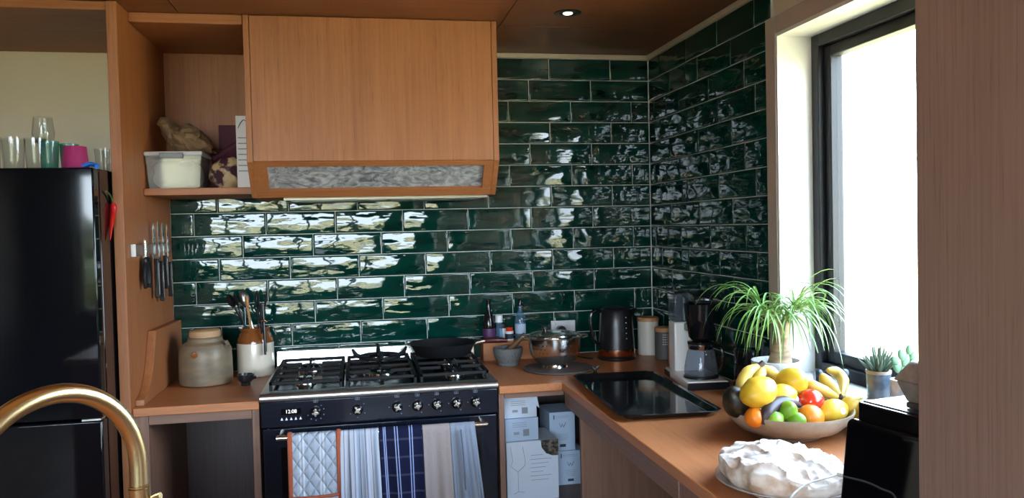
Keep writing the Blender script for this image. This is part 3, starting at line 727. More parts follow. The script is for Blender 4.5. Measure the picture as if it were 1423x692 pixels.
# knives on a rack
t = thing('knife_rack', 'pale magnetic knife rack fixed to the tall oak panel', 'knife rack', (-2.2535,-.36,1.47))
B(-2.2535,-2.239,-.640,-.08,1.450,1.492).build('bar', 'oak_dull', t, bevel=.002); B(-2.2535,-2.237,-.652,-.6405,1.448,1.494).build('end_cap', 'plastic_white', t, bevel=.002)
def knife(label, y, zt, zm, zb, wd, name='kitchen_knife'):
    k = thing(name, label, 'knife', (-2.2385,y,zm), 0)
    MB().prism([(-wd,0),(wd,0),(wd*.9,(zt-zm)*.7),(wd*.1,zt-zm),(-wd,(zt-zm)*.96)], 'x', .0003, .0028).build('blade', 'steel_polished', k, local=True)
    MB().box(0,.017,-wd*.75,wd*.75,zb-zm,0).build('handle', 'satin_black', k, bevel=.004, local=True)
    MB().box(.0168,.0178,-wd*.25,wd*.25,(zb-zm)*.92,(zb-zm)*.1).build('rivet_strip', 'steel', k, local=True)
knife('broad chef knife on the rack next to the scissors', -.375, 1.575, 1.43, 1.275, .017)
knife('slim carving knife on the magnetic rack', -.300, 1.585, 1.42, 1.255, .011)
knife('medium kitchen knife hanging between the slim knives', -.225, 1.58, 1.44, 1.30, .013)
knife('narrow boning knife at the wall end of the rack', -.150, 1.575, 1.41, 1.262, .010)
t = thing('kitchen_scissors', 'black handled scissors at the open end of the knife rack', 'scissors', (-2.2385,-.52,1.44))
MB().tube([(.006,-.02,-.115),(.006,-.034,-.07),(.006,-.018,-.02),(.006,-.004,.0)], .008, 8).build('handle', 'satin_black', t, local=True)
MB().tube([(.008,.02,-.115),(.008,.032,-.07),(.008,.018,-.02),(.008,.004,.0)], .008, 8).build('handle', 'satin_black', t, local=True)
MB().box(.001,.004,-.012,-.001,-.01,.07).box(.004,.007,.001,.012,-.01,.065).build('blades', 'steel_polished', t, local=True)
MB().box(.0,.012,-.024,.024,-.10,.0).build('sheath', 'satin_black', t, bevel=.004, local=True)

# chili ornament on the fridge side
t = thing('chili_ornament', 'red chili pepper ornament on the side of the fridge', 'ornament', (-2.288,-.76,1.60))
MB().tube(smooth_path([(0,.035,.045),(.001,.038,.025),(0,.020,-.02),(0,.0,-.06),(0,-.012,-.088)]), [.004,.006,.0085,.010,.0115,.012,.0118,.011,.0105,.010,.0095,.009,.0085,.008,.007,.006,.0055,.005,.0045,.004,.0035,.003,.0025,.002,.001], 12).build('pepper', 'red_chili', t, local=True)
MB().tube(smooth_path([(0,.033,.044),(0,.022,.062),(0,-.005,.075),(-.002,-.03,.082)]), .0028, 8).build('stem', 'stem_green', t, local=True)

# glasses on top of the fridge
FZ = 1.7572
def tumbler(x, y, h, r, mat, label, flip=False, group=None, name='drinking_glass'):
    pr = [(0,.003),(r*.74,.003),(r*.80,0),(r*.84,.004),(r*.92,h*.5),(r,h)]
    if flip: pr = [(a, h-b) for a, b in pr]
    o = MB().lathe(pr, 28).build(name, mat, loc=(x,y,FZ)); return tag(o, label, 'glass', group)
gl = 'clear tumblers on top of the fridge'
for x, y, h, r in ((-2.648,-.80,.105,.036),(-2.575,-.80,.110,.036),(-2.505,-.80,.108,.034),(-2.610,-.70,.115,.036),(-2.540,-.70,.115,.036)):
    tumbler(x, y, h, r, 'clear_glass', 'clear glass tumbler in the cluster on the fridge top', False, gl)
t = thing('wine_glass', 'tall clear stemmed glass behind the tumblers on the fridge', 'glass', (-2.545,-.61,FZ))
MB().lathe([(0,0),(.034,0),(.033,.003),(.006,.008),(.004,.02),(.004,.085),(.010,.092)], 28).build('stem', 'clear_glass', t, local=True)
MB().lathe([(.0,.090),(.012,.092),(.033,.115),(.038,.145),(.031,.205),(.030,.205),(.036,.145),(.031,.118),(0,.096)], 28).build('bowl', 'clear_glass', t, local=True)
tumbler(-2.466,-.79,.098,.031,'teal_glass','teal green glass beside the clear tumblers', name='teal_glass')
tumbler(-2.425,-.72,.096,.031,'teal_glass','teal green glass beside the pink cup', name='teal_glass')
tumbler(-2.378,-.81,.078,.043,'pink_plastic','upturned pink plastic cup on the fridge top', True, name='plastic_cup')
tumbler(-2.324,-.70,.082,.026,'clear_glass','small clear glass between the pink cup and oak panel')
tumbler(-2.318,-.64,.080,.024,'clear_glass','small clear glass at the back behind the blue peg')
t = thing('clothes_peg', 'bright blue plastic clip lying on the fridge edge', 'clip', (-2.335,-.83,FZ))
MB().tube(smooth_path([(-.045,0,.006),(-.015,-.003,.010),(.010,.002,.018),(.035,-.004,.010)]), .008, 8, flat=.8).build('arm', 'blue_plastic', t, local=True)
MB().tube(smooth_path([(-.030,.008,.008),(0,.006,.016),(.022,.004,.014),(.034,-.012,.007)]), .0075, 8).build('arm', 'blue_plastic', t, local=True)

# pantry items on the open shelf
SZ = 1.7095
t = thing('storage_tub', 'clear plastic storage tub with grey clip full of flour bags', 'tub', (-2.150,-.32,SZ))
def tub(x0, x1, y0, y1, z0, z1, k):
    c0 = ((x0+x1)/2, (y0+y1)/2)
    vs = [(x0+k,y0+k,z0),(x1-k,y0+k,z0),(x1-k,y1-k,z0),(x0+k,y1-k,z0),(x0,y0,z1),(x1,y0,z1),(x1,y1,z1),(x0,y1,z1)]
    return MB().add(vs, [(0,3,2,1),(0,1,5,4),(1,2,6,5),(2,3,7,6),(3,0,4,7)])
tub(-.098,.110,-.10,.10,0,.128,.010).build('body', 'tub_plastic', t, local=True, solid=.002, smooth=False)
B(-.103,.116,-.106,.106,.128,.146).build('lid', clear('tub_lid', (.86,.85,.84), .2, body=.5), t, bevel=.004, local=True)
B(-.045,.045,-.113,-.106,.118,.140).build('clip', pm('clip_grey', (.16,.16,.17), .4), t, bevel=.003, local=True)
def fbag(u, v):
    a = 2*PI*u; b_ = PI*(v-.5); sg = lambda x_, e_: math.copysign(abs(x_)**e_, x_)
    q = Vector((.088*sg(math.cos(b_),.5)*sg(math.cos(a),.5)+.004, .084*sg(math.cos(b_),.5)*sg(math.sin(a),.5), .056+.052*sg(math.sin(b_),.6)))
    q += noise.noise_vector(q*26)*.010; q.z = min(max(q.z, .003), .122); q.x = min(max(q.x, -.088), .099); q.y = min(max(q.y, -.088), .088); return q
tag(MB().grid(fbag, 48, 24).build('flour_bag', 'flour_bag', loc=(-2.150,-.32,SZ)), 'white crumpled bag of flour inside the clear storage tub', 'bag')
t = thing('paper_bag', 'crumpled brown paper bag lying on the storage tub', 'bag', (-2.135,-.30,SZ+.147))
def bagf(u, v):
    a = 2*PI*u; pz = (.010,.032,.046,.054,.058,.058,.056,.054,.050,.030); py = (.035,.070,.084,.084,.080,.074,.068,.062,.058,.046)
    i = min(8, int(v*9)); f_ = v*9-i; rz = pz[i]*(1-f_)+pz[i+1]*f_; ry = py[i]*(1-f_)+py[i+1]*f_
    cx = .125-.200*v; cz = max(rz, .175*max(0, v-.36)**.9)
    q = Vector((cx, math.cos(a)*ry, cz+math.sin(a)*rz)); q += noise.noise_vector(q*24)*.014+noise.noise_vector(q*70)*.007
    q.z = max(q.z, .001); return q
MB().grid(bagf, 36, 30).build('bag', 'paper_bag', t, local=True, angle=16)
t = thing('snack_bag', 'purple and cream patterned bag slumped beside the tub', 'bag', (-1.965,-.33,SZ))
def bag2(u, v):
    a = 2*PI*u; r = .062*math.sin(PI*(.12+.80*v))**.6
    q = Vector((math.cos(a)*r*1.05+.01*v, math.sin(a)*r*.8, .125*v)); q += noise.noise_vector(q*24)*.012; q.z = max(q.z, .001); return q
MB().grid(bag2, 26, 18).build('bag', 'patterned_bag', t, local=True)
t = thing('folded_pack', 'dark purple packet folded over behind the patterned bag', 'packet', (-1.955,-.215,SZ))
def pk(u, v):
    q = Vector((-.075+.13*u, .05*math.sin(v*3)-.03*v, .005+.215*v-.09*(1-u)*v)); q += noise.noise_vector(q*20)*.010; return q
MB().grid(pk, 16, 16).build('pack', 'purple_pack', t, local=True, solid=.02)
tag(B(-.038,.038,-.02,.02,0,.288).build('carton', 'purple_pack', loc=(-1.980,-.10,SZ), bevel=.002), 'plum coloured carton standing at the back of the shelf', 'carton')
t = thing('cereal_box', 'white cereal carton with red swoosh standing against the hood', 'carton', (-1.880,-.34,SZ))
B(-.022,.030,-.095,.095,0,.285).build('box', 'carton_white', t, bevel=.001, local=True)
MB().tube(smooth_path([(-.014,-.0955,.235),(-.004,-.0957,.255),(.008,-.0957,.268),(.020,-.0955,.262)]), [.003,.004,.005,.006,.006,.007,.007,.007,.007,.007,.007,.006,.006,.006,.006,.005,.004,.003,.002], 6, flat=.2).build('logo', 'purple_pack', t, local=True)
for k in range(7): B(-.016,.022,-.0958,-.0951,.195-k*.022,.199-k*.022).build('print', 'print_grey', t, local=True, smooth=False)

# ------------------------------------------------------------------ back counter, right of the range
tag(B(-.875,-.62,-.105,-.002,W0,.988).build('ledge_block', 'worktop_x', bevel=.002), 'low wooden ledge carrying bottles behind the mortar', 'ledge')
LZ = .9884
def bottle(name, label, x, y, prof, mat, cap=None, capmat=None, lab=None, labmat=None):
    b = thing(name, label, 'bottle', (x,y,LZ))
    MB().lathe(prof, 24).build('body', mat, b, local=True)
    if cap: MB().lathe(cap, 20).build('cap', capmat, b, local=True)
    if lab: MB().lathe(lab, 24).build('label', labmat, b, local=True)
bottle('sauce_bottle', 'tall dark sauce bottle with purple label on the ledge', -.838, -.055, [(0,0),(.028,0),(.030,.004),(.030,.085),(.024,.115),(.012,.140),(.011,.175),(0,.175)], 'bottle_dark',
       [(0,.1755),(.012,.1755),(.012,.195),(0,.195)], 'gloss_black', [(.0305,.018),(.0305,.060)], 'bottle_label')
bottle('salt_grinder', 'small clear grinder with white cap on the ledge', -.790, -.06, [(0,0),(.017,0),(.018,.004),(.015,.05),(.014,.086),(0,.086)], 'clear_blue', [(0,.0865),(.018,.0865),(.018,.118),(.016,.121),(0,.121)], 'plastic_white')
bottle('spice_jar', 'spice jar with red lid and dark label on the ledge', -.742, -.065, [(0,0),(.019,0),(.020,.004),(.020,.044),(0,.044)], 'plastic_white', [(0,.0445),(.017,.0445),(.017,.062),(0,.062)], 'tomato_skin', [(.0205,.008),(.0205,.032)], 'print_dark')
bottle('spice_jar', 'short white spice jar with black lid beside the red lidded jar', -.768, -.035, [(0,0),(.018,0),(.019,.004),(.019,.055),(0,.055)], 'plastic_white', [(0,.0555),(.018,.0555),(.018,.075),(0,.075)], 'satin_black')
bottle('oil_bottle', 'clear blue glass bottle with dark stopper on the ledge', -.686, -.055, [(0,0),(.024,0),(.026,.004),(.026,.095),(.021,.118),(.010,.135),(.010,.16),(0,.16)], 'clear_blue', [(0,.1605),(.011,.1605),(.011,.185),(.006,.195),(0,.196)], 'bottle_dark', [(.0265,.03),(.0265,.075)], 'box_blue')
t = thing('mortar', 'grey stone mortar beside the range', 'mortar', (-.782,-.235,W0))
MB().lathe([(0,0),(.046,0),(.049,.006),(.047,.014),(.060,.036),(.066,.060),(.067,.078),(.065,.081),(.057,.080),(.050,.050),(0,.028)], 36).build('bowl', 'mortar_stone', t, local=True)
tag(MB().tube([(0,0,0),(.03,.004,.022),(.065,.008,.052),(.095,.012,.078)], [.016,.014,.011,.012], 14).build('pestle', 'wood_pestle', loc=(-.795,-.240,W0+.056)), 'dark pestle leaning out of the stone mortar', 'pestle')
tag(MB().lathe([(0,0),(.152,0),(.155,.003),(.152,.008),(0,.008)], 48).build('trivet', 'trivet_slate', loc=(-.590,-.405,W0)), 'round dark trivet under the colander', 'trivet')
t = thing('colander', 'shiny steel colander on a round trivet', 'colander', (-.600,-.385,W0+.0085))
MB().lathe([(.054,0),(.058,0),(.054,.011),(.0,.012)], 40).build('foot_ring', 'steel_polished', t, local=True)
MB().lathe([(0,.012),(.055,.012),(.074,.017),(.092,.032),(.105,.056),(.113,.088),(.117,.130),(.124,.133),(.124,.136),(.115,.135),(.110,.088),(.102,.056),(.089,.035),(.072,.020),(.055,.015),(0,.015)], 56).build('bowl', 'steel_polished', t, local=True)
for s_ in (-1, 1):
    MB().tube([(s_*.118,-.035,.128),(s_*.140,-.030,.132),(s_*.148,0,.134),(s_*.140,.030,.132),(s_*.118,.035,.128)], .0035, 8).build('handle', 'steel_polished', t, local=True)
pf_ = MB()
for row in range(4):
    for k in range(40):
        z = .056+row*.016; a = 2*PI*(k+.5*(row % 2))/40
        if (k//3) % 2: continue
        r = .1055+(z-.056)*.22+.0005; c_ = Vector((r*math.cos(a), r*math.sin(a), z))
        e1 = Vector((-math.sin(a), math.cos(a), 0))*.0024; e2 = Vector((math.cos(a)*.15, math.sin(a)*.15, .98))*.0024
        n_ = e1.cross(e2).normalized()*.0012
        pf_.add([c_+n_+e1*math.cos(q)+e2*math.sin(q) for q in [i*PI/3 for i in range(6)]], [(0,1,2,3,4,5)])
pf_.build('perforations', 'print_dark', t, local=True, smooth=False)['kind'] = 'stuff'
t = thing('saucepan_lid', 'steel saucepan lid with black knob resting in the colander', 'lid', (-.600,-.375,W0+.1455))
MB().lathe([(.108,0),(.110,.003),(.108,.008),(.07,.016),(0,.020)], 40).build('lid', 'steel_polished', t, local=True)
MB().lathe([(0,.0195),(.008,.0195),(.008,.027),(.017,.031),(.017,.038),(.010,.041),(0,.041)], 20, (-.035,.02,-.002)).build('knob', 'satin_black', t, local=True)
t = thing('power_socket', 'white double power socket on the green tiles', 'socket', (-.463,-.001,1.025))
B(-.524,-.402,-.010,-.001,.990,1.063).build('plate', 'plastic_white', t, bevel=.003)
for x in (-.492,-.434): B(x-.012,x+.012,-.013,-.0101,1.040,1.054).build('switch', 'plastic_white', t, bevel=.001)
t = thing('power_plug', 'round black plug in the white socket', 'plug', (-.478,-.011,1.02))
MB().cyl((-.478,-.0106,1.020),(-.478,-.045,1.020),.021,20).build('body', 'satin_black', t)
cord = MB().tube(smooth_path([(-.478,-.046,1.018),(-.47,-.075,.99),(-.455,-.09,.93),(-.43,-.12,.9055),(-.41,-.17,.9045),(-.385,-.21,.9045),(-.366,-.222,.9045)]), .0035, 8).build('cord', 'satin_black', t)
t = thing('kettle', 'black electric kettle with a copper band at its base', 'kettle', (-.262,-.220,W0))
MB().lathe([(0,0),(.088,0),(.090,.004),(.090,.012),(.086,.016),(0,.016)], 40).build('power_base', 'satin_black', t, local=True)
MB().lathe([(0,.0165),(.084,.0165),(.086,.020),(.085,.050),(0,.050)], 44).build('base_band', 'copper', t, local=True)
MB().lathe([(.0845,.0505),(.083,.08),(.079,.15),(.074,.222),(.068,.232),(0,.232)], 44).build('body', 'satin_black', t, local=True)
MB().lathe([(0,.2325),(.064,.2325),(.058,.240),(.020,.246),(0,.247)], 36).build('lid', 'satin_black', t, local=True)
MB().tube(smooth_path([(-.070,0,.222),(-.105,0,.226),(-.122,0,.205),(-.122,0,.150),(-.112,0,.095),(-.086,0,.070)]), [.010]*30+[.008], 10, flat=.8).build('handle', 'gloss_black', t, local=True)
MB().prism([(.066,.225),(.100,.232),(.094,.218),(.074,.185)], 'y', -.018, .018).build('spout', 'gloss_black', t, bevel=.004, local=True)
for k in range(5): MB().box(.0,.004,-.0015,.0015,.10+k*.024,.104+k*.024).map(lambda q: Vector((.020+q.x, -.0795+(q.z-.09)*.055-.0015+q.y, q.z))).build('level_mark', 'print_white', t, local=True, smooth=False)
CN = [('white canister with pale wooden lid in the tiled corner', -.068,-.150,.050,.160,'canister_white','lid_wood'),
      ('charcoal dotted canister with wooden lid by the coffee machine', -.045,-.300,.044,.128,'canister_grey','lid_wood')]
for lab, x, y, r, h, m1_, m2_ in CN:
    t = thing('canister', lab, 'canister', (x-.012,y,W0))
    b_ = MB().lathe([(0,0),(r-.003,0),(r,.004),(r,h),(0,h)], 36).build('body', m1_, t, local=True)
    MB().lathe([(0,h+.0003),(r+.002,h+.0003),(r+.002,h+.016),(r-.002,h+.019),(0,h+.019)], 36).build('lid', m2_, t, local=True)
    if 'dotted' in lab:
        d_ = MB()
        for i in range(5):
            for j in range(4):
                a = math.radians(-118+j*11); z = .072+i*.011; d_.sphere(((r+.0002)*math.cos(a),(r+.0002)*math.sin(a),z), .0026,.0026,.0026, 6, 4)
        d_.build('dots', 'print_white', t, local=True)['kind'] = 'stuff'
t = thing('canister', 'orange brown wooden canister tucked behind the coffee machine', 'canister', (-.052,-.445,W0))
MB().lathe([(0,0),(.041,0),(.043,.003),(.043,.110),(0,.110)], 32).build('body', 'lid_wood', t, local=True)
MB().lathe([(0,.1105),(.044,.1105),(.044,.130),(.040,.133),(0,.133)], 32).build('lid', 'lid_wood', t, local=True)

# coffee machine
t = thing('coffee_machine', 'white and black filter coffee machine with glass jug', 'coffee machine', (-.148,-.850,W0), math.radians(-7))
B(-.078,.078,-.165,.165,0,.034).build('base', 'appliance_white', t, bevel=.006, local=True)
B(-.080,.080,-.172,-.1655,.003,.030).build('base_end', 'satin_black', t, bevel=.002, local=True)
B(-.0815,-.0785,.085,.160,.006,.028).build('switch_panel', 'satin_black', t, bevel=.001, local=True)
MB().lathe([(0,.0345),(.066,.0345),(.066,.042),(.060,.044),(0,.044)], 36, (.0,-.075,0)).build('hot_plate', 'satin_black', t, local=True)
B(-.068,.052,.045,.135,.0345,.232).build('tower', 'appliance_white', t, bevel=.006, local=True)
tk = B(-.068,.052,.040,.140,.2325,.345).build('water_tank', 'tank_plastic', t, bevel=.006, local=True)
B(-.072,.056,.036,.144,.3455,.356).build('tank_lid', 'gloss_black', tk, bevel=.003, local=True)
MB().cyl((-.02,.07,.235),(-.02,.07,.345),.008,12).build('riser_tube', 'steel', tk, local=True)
MB().prism([(.060,.335),(.060,.352),(-.02,.362),(-.115,.352),(-.128,.338),(-.128,.318),(-.02,.322)], 'x', -.036, .036).build('brew_arm', 'gloss_black', t, bevel=.006, local=True)
MB().lathe([(0,.178),(.035,.178),(.045,.190),(.056,.26),(.062,.316),(.060,.3175),(0,.3175)], 36, (0,-.075,0)).build('filter_basket', 'gloss_black', t, local=True)
B(-.030,.030,.0,.044,.20,.228).build('bracket', 'satin_black', t, bevel=.003, local=True)
jug = thing('coffee_jug', 'glass coffee jug with black handle on the hot plate', 'jug', t.matrix_basis @ Vector((0,-.075,.0445)), math.radians(-7))
MB().lathe([(0,0),(.058,0),(.063,.006),(.062,.030),(.052,.085),(.046,.100)], 36).build('glass', 'carafe_glass', jug, local=True)
MB().lathe([(.0465,.098),(.048,.100),(.049,.118),(.043,.119)], 36).build('collar', 'steel_polished', jug, local=True)
MB().lathe([(.044,.1195),(.050,.1195),(.050,.127),(.025,.131),(0,.131)], 32).build('lid', 'gloss_black', jug, local=True)
MB().tube(smooth_path([(.034,-.034,.112),(.055,-.060,.112),(.064,-.068,.085),(.060,-.064,.035),(.052,-.055,.015)]), .0075, 8).build('handle', 'gloss_black', jug, local=True)
# black grinder behind the palm
t = thing('kitchen_appliance', 'black appliance standing in shade between coffee machine and palm', 'appliance', (-.075,-1.14,W0))
MB().lathe([(0,0),(.050,0),(.052,.004),(.046,.11),(.044,.115),(0,.115)], 32).build('body', 'gloss_black', t, local=True)
MB().lathe([(0,.1155),(.040,.1155),(.048,.16),(.048,.168),(0,.170)], 32).build('hopper', 'gloss_black', t, local=True)

# baking tray
t = thing('baking_tray', 'black enamel baking tray lying on the worktop', 'tray', (-.447,-1.035,W0), math.radians(-3.0))
def trayf(hw, hl, z, k): return [(-hw+k,-hl),(hw-k,-hl),(hw,-hl+k),(hw,hl-k),(hw-k,hl),(-hw+k,hl),(-hw,hl-k),(-hw,-hl+k)]
rings = [(.140,.335,.0,.02),(.160,.357,.018,.025),(.172,.370,.020,.03),(.173,.371,.022,.03),(.160,.358,.0205,.025),(.141,.336,.0030,.02)]
m = MB(); vs = []; fs = []
for (hw, hl, z, k) in rings: vs += [(x, y, z) for x, y in trayf(hw, hl, z, k)]
for r_ in range(5):
    for i in range(8): fs.append((r_*8+i, r_*8+(i+1) % 8, r_*8+8+(i+1) % 8, r_*8+8+i))
fs += [tuple(range(8))[::-1], tuple(range(40,48))]
m.add(vs, fs).build('pan', 'enamel_black', t, local=True, bevel=.002)
t = thing('corkscrew_stopper', 'tiny black lobed stopper on the worktop beside the baking tray', 'stopper', (-.470,-.560,W0))
MB().lathe([(0,0),(.010,0),(.011,.004),(.006,.010),(.006,.018),(0,.020)], 16).build('foot', 'satin_black', t, local=True)
MB().tube([(-.016,0,.030),(-.006,0,.020),(.006,0,.020),(.016,0,.032)], [.006,.006,.006,.006], 10).build('wing', 'satin_black', t, local=True)

# boxes in the open cabinet
def carton(label, x0, x1, yf, dep, z0, z1, rz, mat, name='glassware_box'):
    t_ = thing(name, label, 'box', ((x0+x1)/2, yf, z0), rz)
    hw = (x1-x0)/2; h = z1-z0
    B(-hw,hw,0,dep,0,h).build('carton', mat, t_, bevel=.0015, local=True)
    return t_, hw, h
def ink(t_, x0, x1, z0, z1, mat='print_grey', name='print'): B(x0,x1,-.0012,-.0002,z0,z1).build(name, mat, t_, local=True, smooth=False)
z_sh = .4055
tB, hw, h = carton('large white glassware box printed with a wine glass', -.868, -.650, -.615, .20, z_sh, .650, math.radians(2), 'box_white')
m = MB().prism([(hw-.074,h),(hw-.070,h-.030),(hw-.052,h-.055),(hw-.025,h-.066),(hw,h-.067),(hw,h)], 'y', -.0012, -.0002); m.build('photo_print', two('photo_dark', (.012,.010,.009), (.22,.17,.11), 60, .5, .45, .65), tB, local=True, smooth=False)
def outline(pts, w_=.0016): return MB().tube([(x, -.001, z) for x, z in pts], w_, 6, flat=.4)
gx = -hw+.047
for pts in ([(gx-.030,h-.018),(gx-.022,h-.075),(gx-.030,h-.098),(gx-.001,h-.122)], [(gx+.020,h-.020),(gx+.030,h-.075),(gx+.028,h-.098),(gx-.001,h-.122)], [(gx-.001,h-.122),(gx,h-.20)], [(gx-.020,h-.212),(gx,h-.203),(gx+.024,h-.208)]):
    outline(pts).build('glass_print', 'print_grey', tB, local=True)
for k in range(7): ink(tB, gx+.055-.004*(k % 2), gx+.105+.012*((k*3) % 4), h-.060-k*.017, h-.058-k*.017, 'box_shade')
tA, hwA, hA = carton('smaller white box on top of the large glassware box', -.868, -.728, -.60, .16, .6505, .742, math.radians(3), 'box_blue')
tA2, hwA2, hA2 = carton('white box with open flap stacked highest against the range side', -.868, -.732, -.59, .16, .7425, .826, math.radians(1), 'box_white')
for tt, hh in ((tA, hA), (tA2, hA2)):
    ink(tt, -.035, -.012, hh*.28, hh*.40, 'box_shade'); ink(tt, .005, .030, hh*.20, hh*.50, 'print_grey')
    for k in range(3): ink(tt, -.040, .02, hh*.62+k*.008, hh*.62+.002+k*.008, 'box_shade')
MB().add([(.045,-.001,hA2-.008),(.070,-.001,hA2),(.076,-.014,hA2-.046),(.066,-.006,hA2-.036)], [(0,1,2,3)]).build('flap', 'box_white', tA2, local=True, smooth=False, solid=.0015)
tD, hwD, hD = carton('tall blue white box beneath its matching twin box', -.620, -.500, -.46, .18, z_sh, .553, 0, 'box_blue')
tC, hwC, hC = carton('blue white box standing on the matching box below', -.648, -.534, -.455, .17, .5535, .722, math.radians(2), 'box_blue')
for tt, hh, wd in ((tD, hD, hwD), (tC, hC, hwC)):
    ink(tt, -wd+.018, -wd+.022, hh-.030, hh-.012, 'print_dark')
    for k in range(2): ink(tt, -wd+.026, wd-.03, hh-.018-k*.006, hh-.0165-k*.006, 'box_shade')
    for a, b_ in (((-.014,hh-.048),(-.006,hh-.066)), ((-.006,hh-.066),(0,hh-.052)), ((0,hh-.052),(.006,hh-.066)), ((.006,hh-.066),(.016,hh-.046))): outline([a, b_], .0018).build('emblem', 'print_dark', tt, local=True)
    for k in range(4): ink(tt, -.024+.003*k, .026-.002*k, hh*.42-k*.008, hh*.42+.0015-k*.008, 'box_shade')
    ink(tt, -.012, .014, hh*.10, hh*.17, 'print_dark')

# ------------------------------------------------------------------ window side
def at(px_, py_, Y):        # the point seen at a pixel of the 1423 x 692 photo on the plane y = Y
    d = AZ+AX*((px_-711.5)/FPX)-AY*((py_-346)/FPX); return CAM+d*((Y-CAM.y)/d.y)
# ponytail palm
PX, PY = -.104, -1.395
t = thing('potted_palm', 'ponytail palm in a ribbed white pot beside the window', 'plant', (PX,PY,W0))
pr = [(.062,0),(.066,.006),(.076,.155),(.079,.160),(.079,.172),(.072,.172),(.070,.150)]
m = MB().lathe([(0,0)]+pr, 96)
def rib(p):
    r = math.hypot(p.x, p.y)
    if .008 < p.z < .156 and r > .05:
        k = 1+.022*math.cos(32*math.atan2(p.y, p.x)); p.x *= k; p.y *= k
    return p
m.map(rib).build('pot', 'pot_white', t, local=True)
MB().lathe([(.0705,.150),(.05,.154),(0,.156)], 32).build('soil', 'soil', t, local=True)
tb = Vector((.012,0,.150)); tt_ = Vector((.026,0,.292))
m = MB().tube([tb, tb.lerp(tt_,.15), tb.lerp(tt_,.4), tb.lerp(tt_,.7), tt_], [.042,.037,.028,.022,.019], 18)
m.map(lambda p: p+noise.noise_vector(p*70)*.0025).build('trunk', 'palm_trunk', t, local=True)
rnd = random.Random(21); lv = MB()
def leaf(c, az, el, ln, wd):
    p = Vector(c); d = Vector((math.cos(az)*math.cos(el), math.sin(az)*math.cos(el), math.sin(el))); n = 12; vs = []; fs = []
    side = Vector((-math.sin(az), math.cos(az), 0))
    curl = rnd.uniform(-.05,.05)
    for i in range(n+1):
        w_ = wd*(1-(i/n)**2.2)*(.55+.45*min(1, i/3))+.0004
        wp = p + Vector((PX, PY, W0))
        if wp.y > -1.272 and wp.x > -.026: p.x = -.026-PX
        if wp.x > .09: p.x = .09-PX
        vs += [p+side*w_, p+Vector((0,0,-w_*.5)), p-side*w_]
        p = p+d*(ln/n); d = (d+Vector((curl*side.x, curl*side.y, -.21-.12*(i/n)))).normalized()
    for i in range(n): a = i*3; fs += [(a,a+1,a+4,a+3),(a+1,a+2,a+5,a+4)]
    lv.add(vs, fs)
for cx, cy, cz, k, lmin, lmax in ((-.045,-.01,.325,44,.17,.28),(.062,-.005,.335,48,.17,.30),(.02,-.03,.31,24,.15,.24)):
    lv_c = Vector((cx,cy,cz))
    for i in range(k):
        az = rnd.uniform(0, 2*PI); 
        if cx < 0 and rnd.random() < .5: az = rnd.uniform(PI*.65, PI*1.4)
        if cx > .05 and rnd.random() < .5: az = rnd.uniform(-PI*.42, PI*.25)
        leaf(lv_c+Vector((rnd.gauss(0,.012), rnd.gauss(0,.012), rnd.gauss(0,.01))), az, rnd.uniform(.15,1.25), rnd.uniform(lmin,lmax), rnd.uniform(.0028,.0048))
lv.build('foliage', 'palm_leaf', t, local=True)['kind'] = 'stuff'
for c_ in ((-.045,-.01,.325),(.062,-.005,.335),(.02,-.03,.31)): MB().tube([tt_-Vector((0,0,.01)), (tt_+Vector(c_))/2, c_], [.014,.011,.008], 10).build('branch', 'palm_trunk', t, local=True)

# fruit bowl
BX, BY = -.210, -1.650
t = thing('fruit_bowl', 'wide brown stoneware fruit bowl on the window worktop', 'bowl', (BX,BY,W0))
MB().lathe([(0,.004),(.075,.004),(.082,0),(.090,0),(.092,.006),(.142,.024),(.170,.050),(.182,.072),(.183,.079),(.178,.078),(.164,.054),(.138,.031),(.10,.014),(0,.010)], 64).build('bowl', 'bowl_glaze', t, local=True)
def blob(name, label, cat, px_, py_, Y, rx, rz, mat, kind='round', rot=(0,0,0), group=None):
    c = at(px_, py_, Y); pr = []; n = 20
    for i in range(n+1):
        a = PI*i/n; r = math.sin(a); z = -math.cos(a)
        if kind == 'lemon':
            r = r**.9; z = z*(1+.22*abs(z)**8)
        if kind == 'pear': r = r*(1-.22*z); 
        pr.append((max(r*rx,0), z*rz))
    m_ = MB().lathe(pr, 28)
    if kind == 'lemon': m_.map(lambda p: p+noise.noise_vector(p*30)*.0015)
    if kind == 'citron': m_.map(lambda p: p*(1+.07*noise.noise(p*55)+.04*noise.noise(p*120)))
    if kind == 'round': m_.map(lambda p: p*(1+.02*noise.noise(p*20)))
    o_ = m_.build(name, mat, loc=c, rot=rot, angle=80)
    return tag(o_, label, cat, group)
Q = math.radians
blob('avocado', 'dark ripe avocado at the rim of the fruit bowl', 'avocado', 1023,557,-1.672,.040,.050,'avocado_skin','pear',(Q(20),Q(-30),0))
blob('citron', 'large knobbly yellow citron heaped over the avocado', 'citron', 1054,545,-1.722,.043,.056,'citron_skin','citron',(0,Q(75),Q(10)))
blob('lemon', 'big round smooth lemon topping the fruit heap', 'lemon', 1100,532,-1.630,.045,.047,'lemon_skin','lemon',(Q(60),Q(15),0))
blob('lemon', 'lemon half hidden behind the dark banana', 'lemon', 1086,550,-1.688,.034,.040,'lemon_skin','lemon',(0,Q(80),0))
o_ = blob('lemon', 'yellow lemon with a pale scar resting on the bowl rim', 'lemon', 1158,571,-1.722,.034,.044,'lemon_skin','lemon',(0,Q(82),Q(15)))
blob('lemon', 'lemon partly hidden behind the black tablet', 'lemon', 1183,566,-1.690,.033,.040,'lemon_skin','lemon',(0,Q(70),0))
blob('tomato', 'shiny red tomato among the bananas', 'tomato', 1127,557,-1.690,.037,.034,'tomato_skin')
blob('orange', 'small orange below the knobbly citron', 'orange', 1049,580,-1.735,.029,.028,'orange_skin')
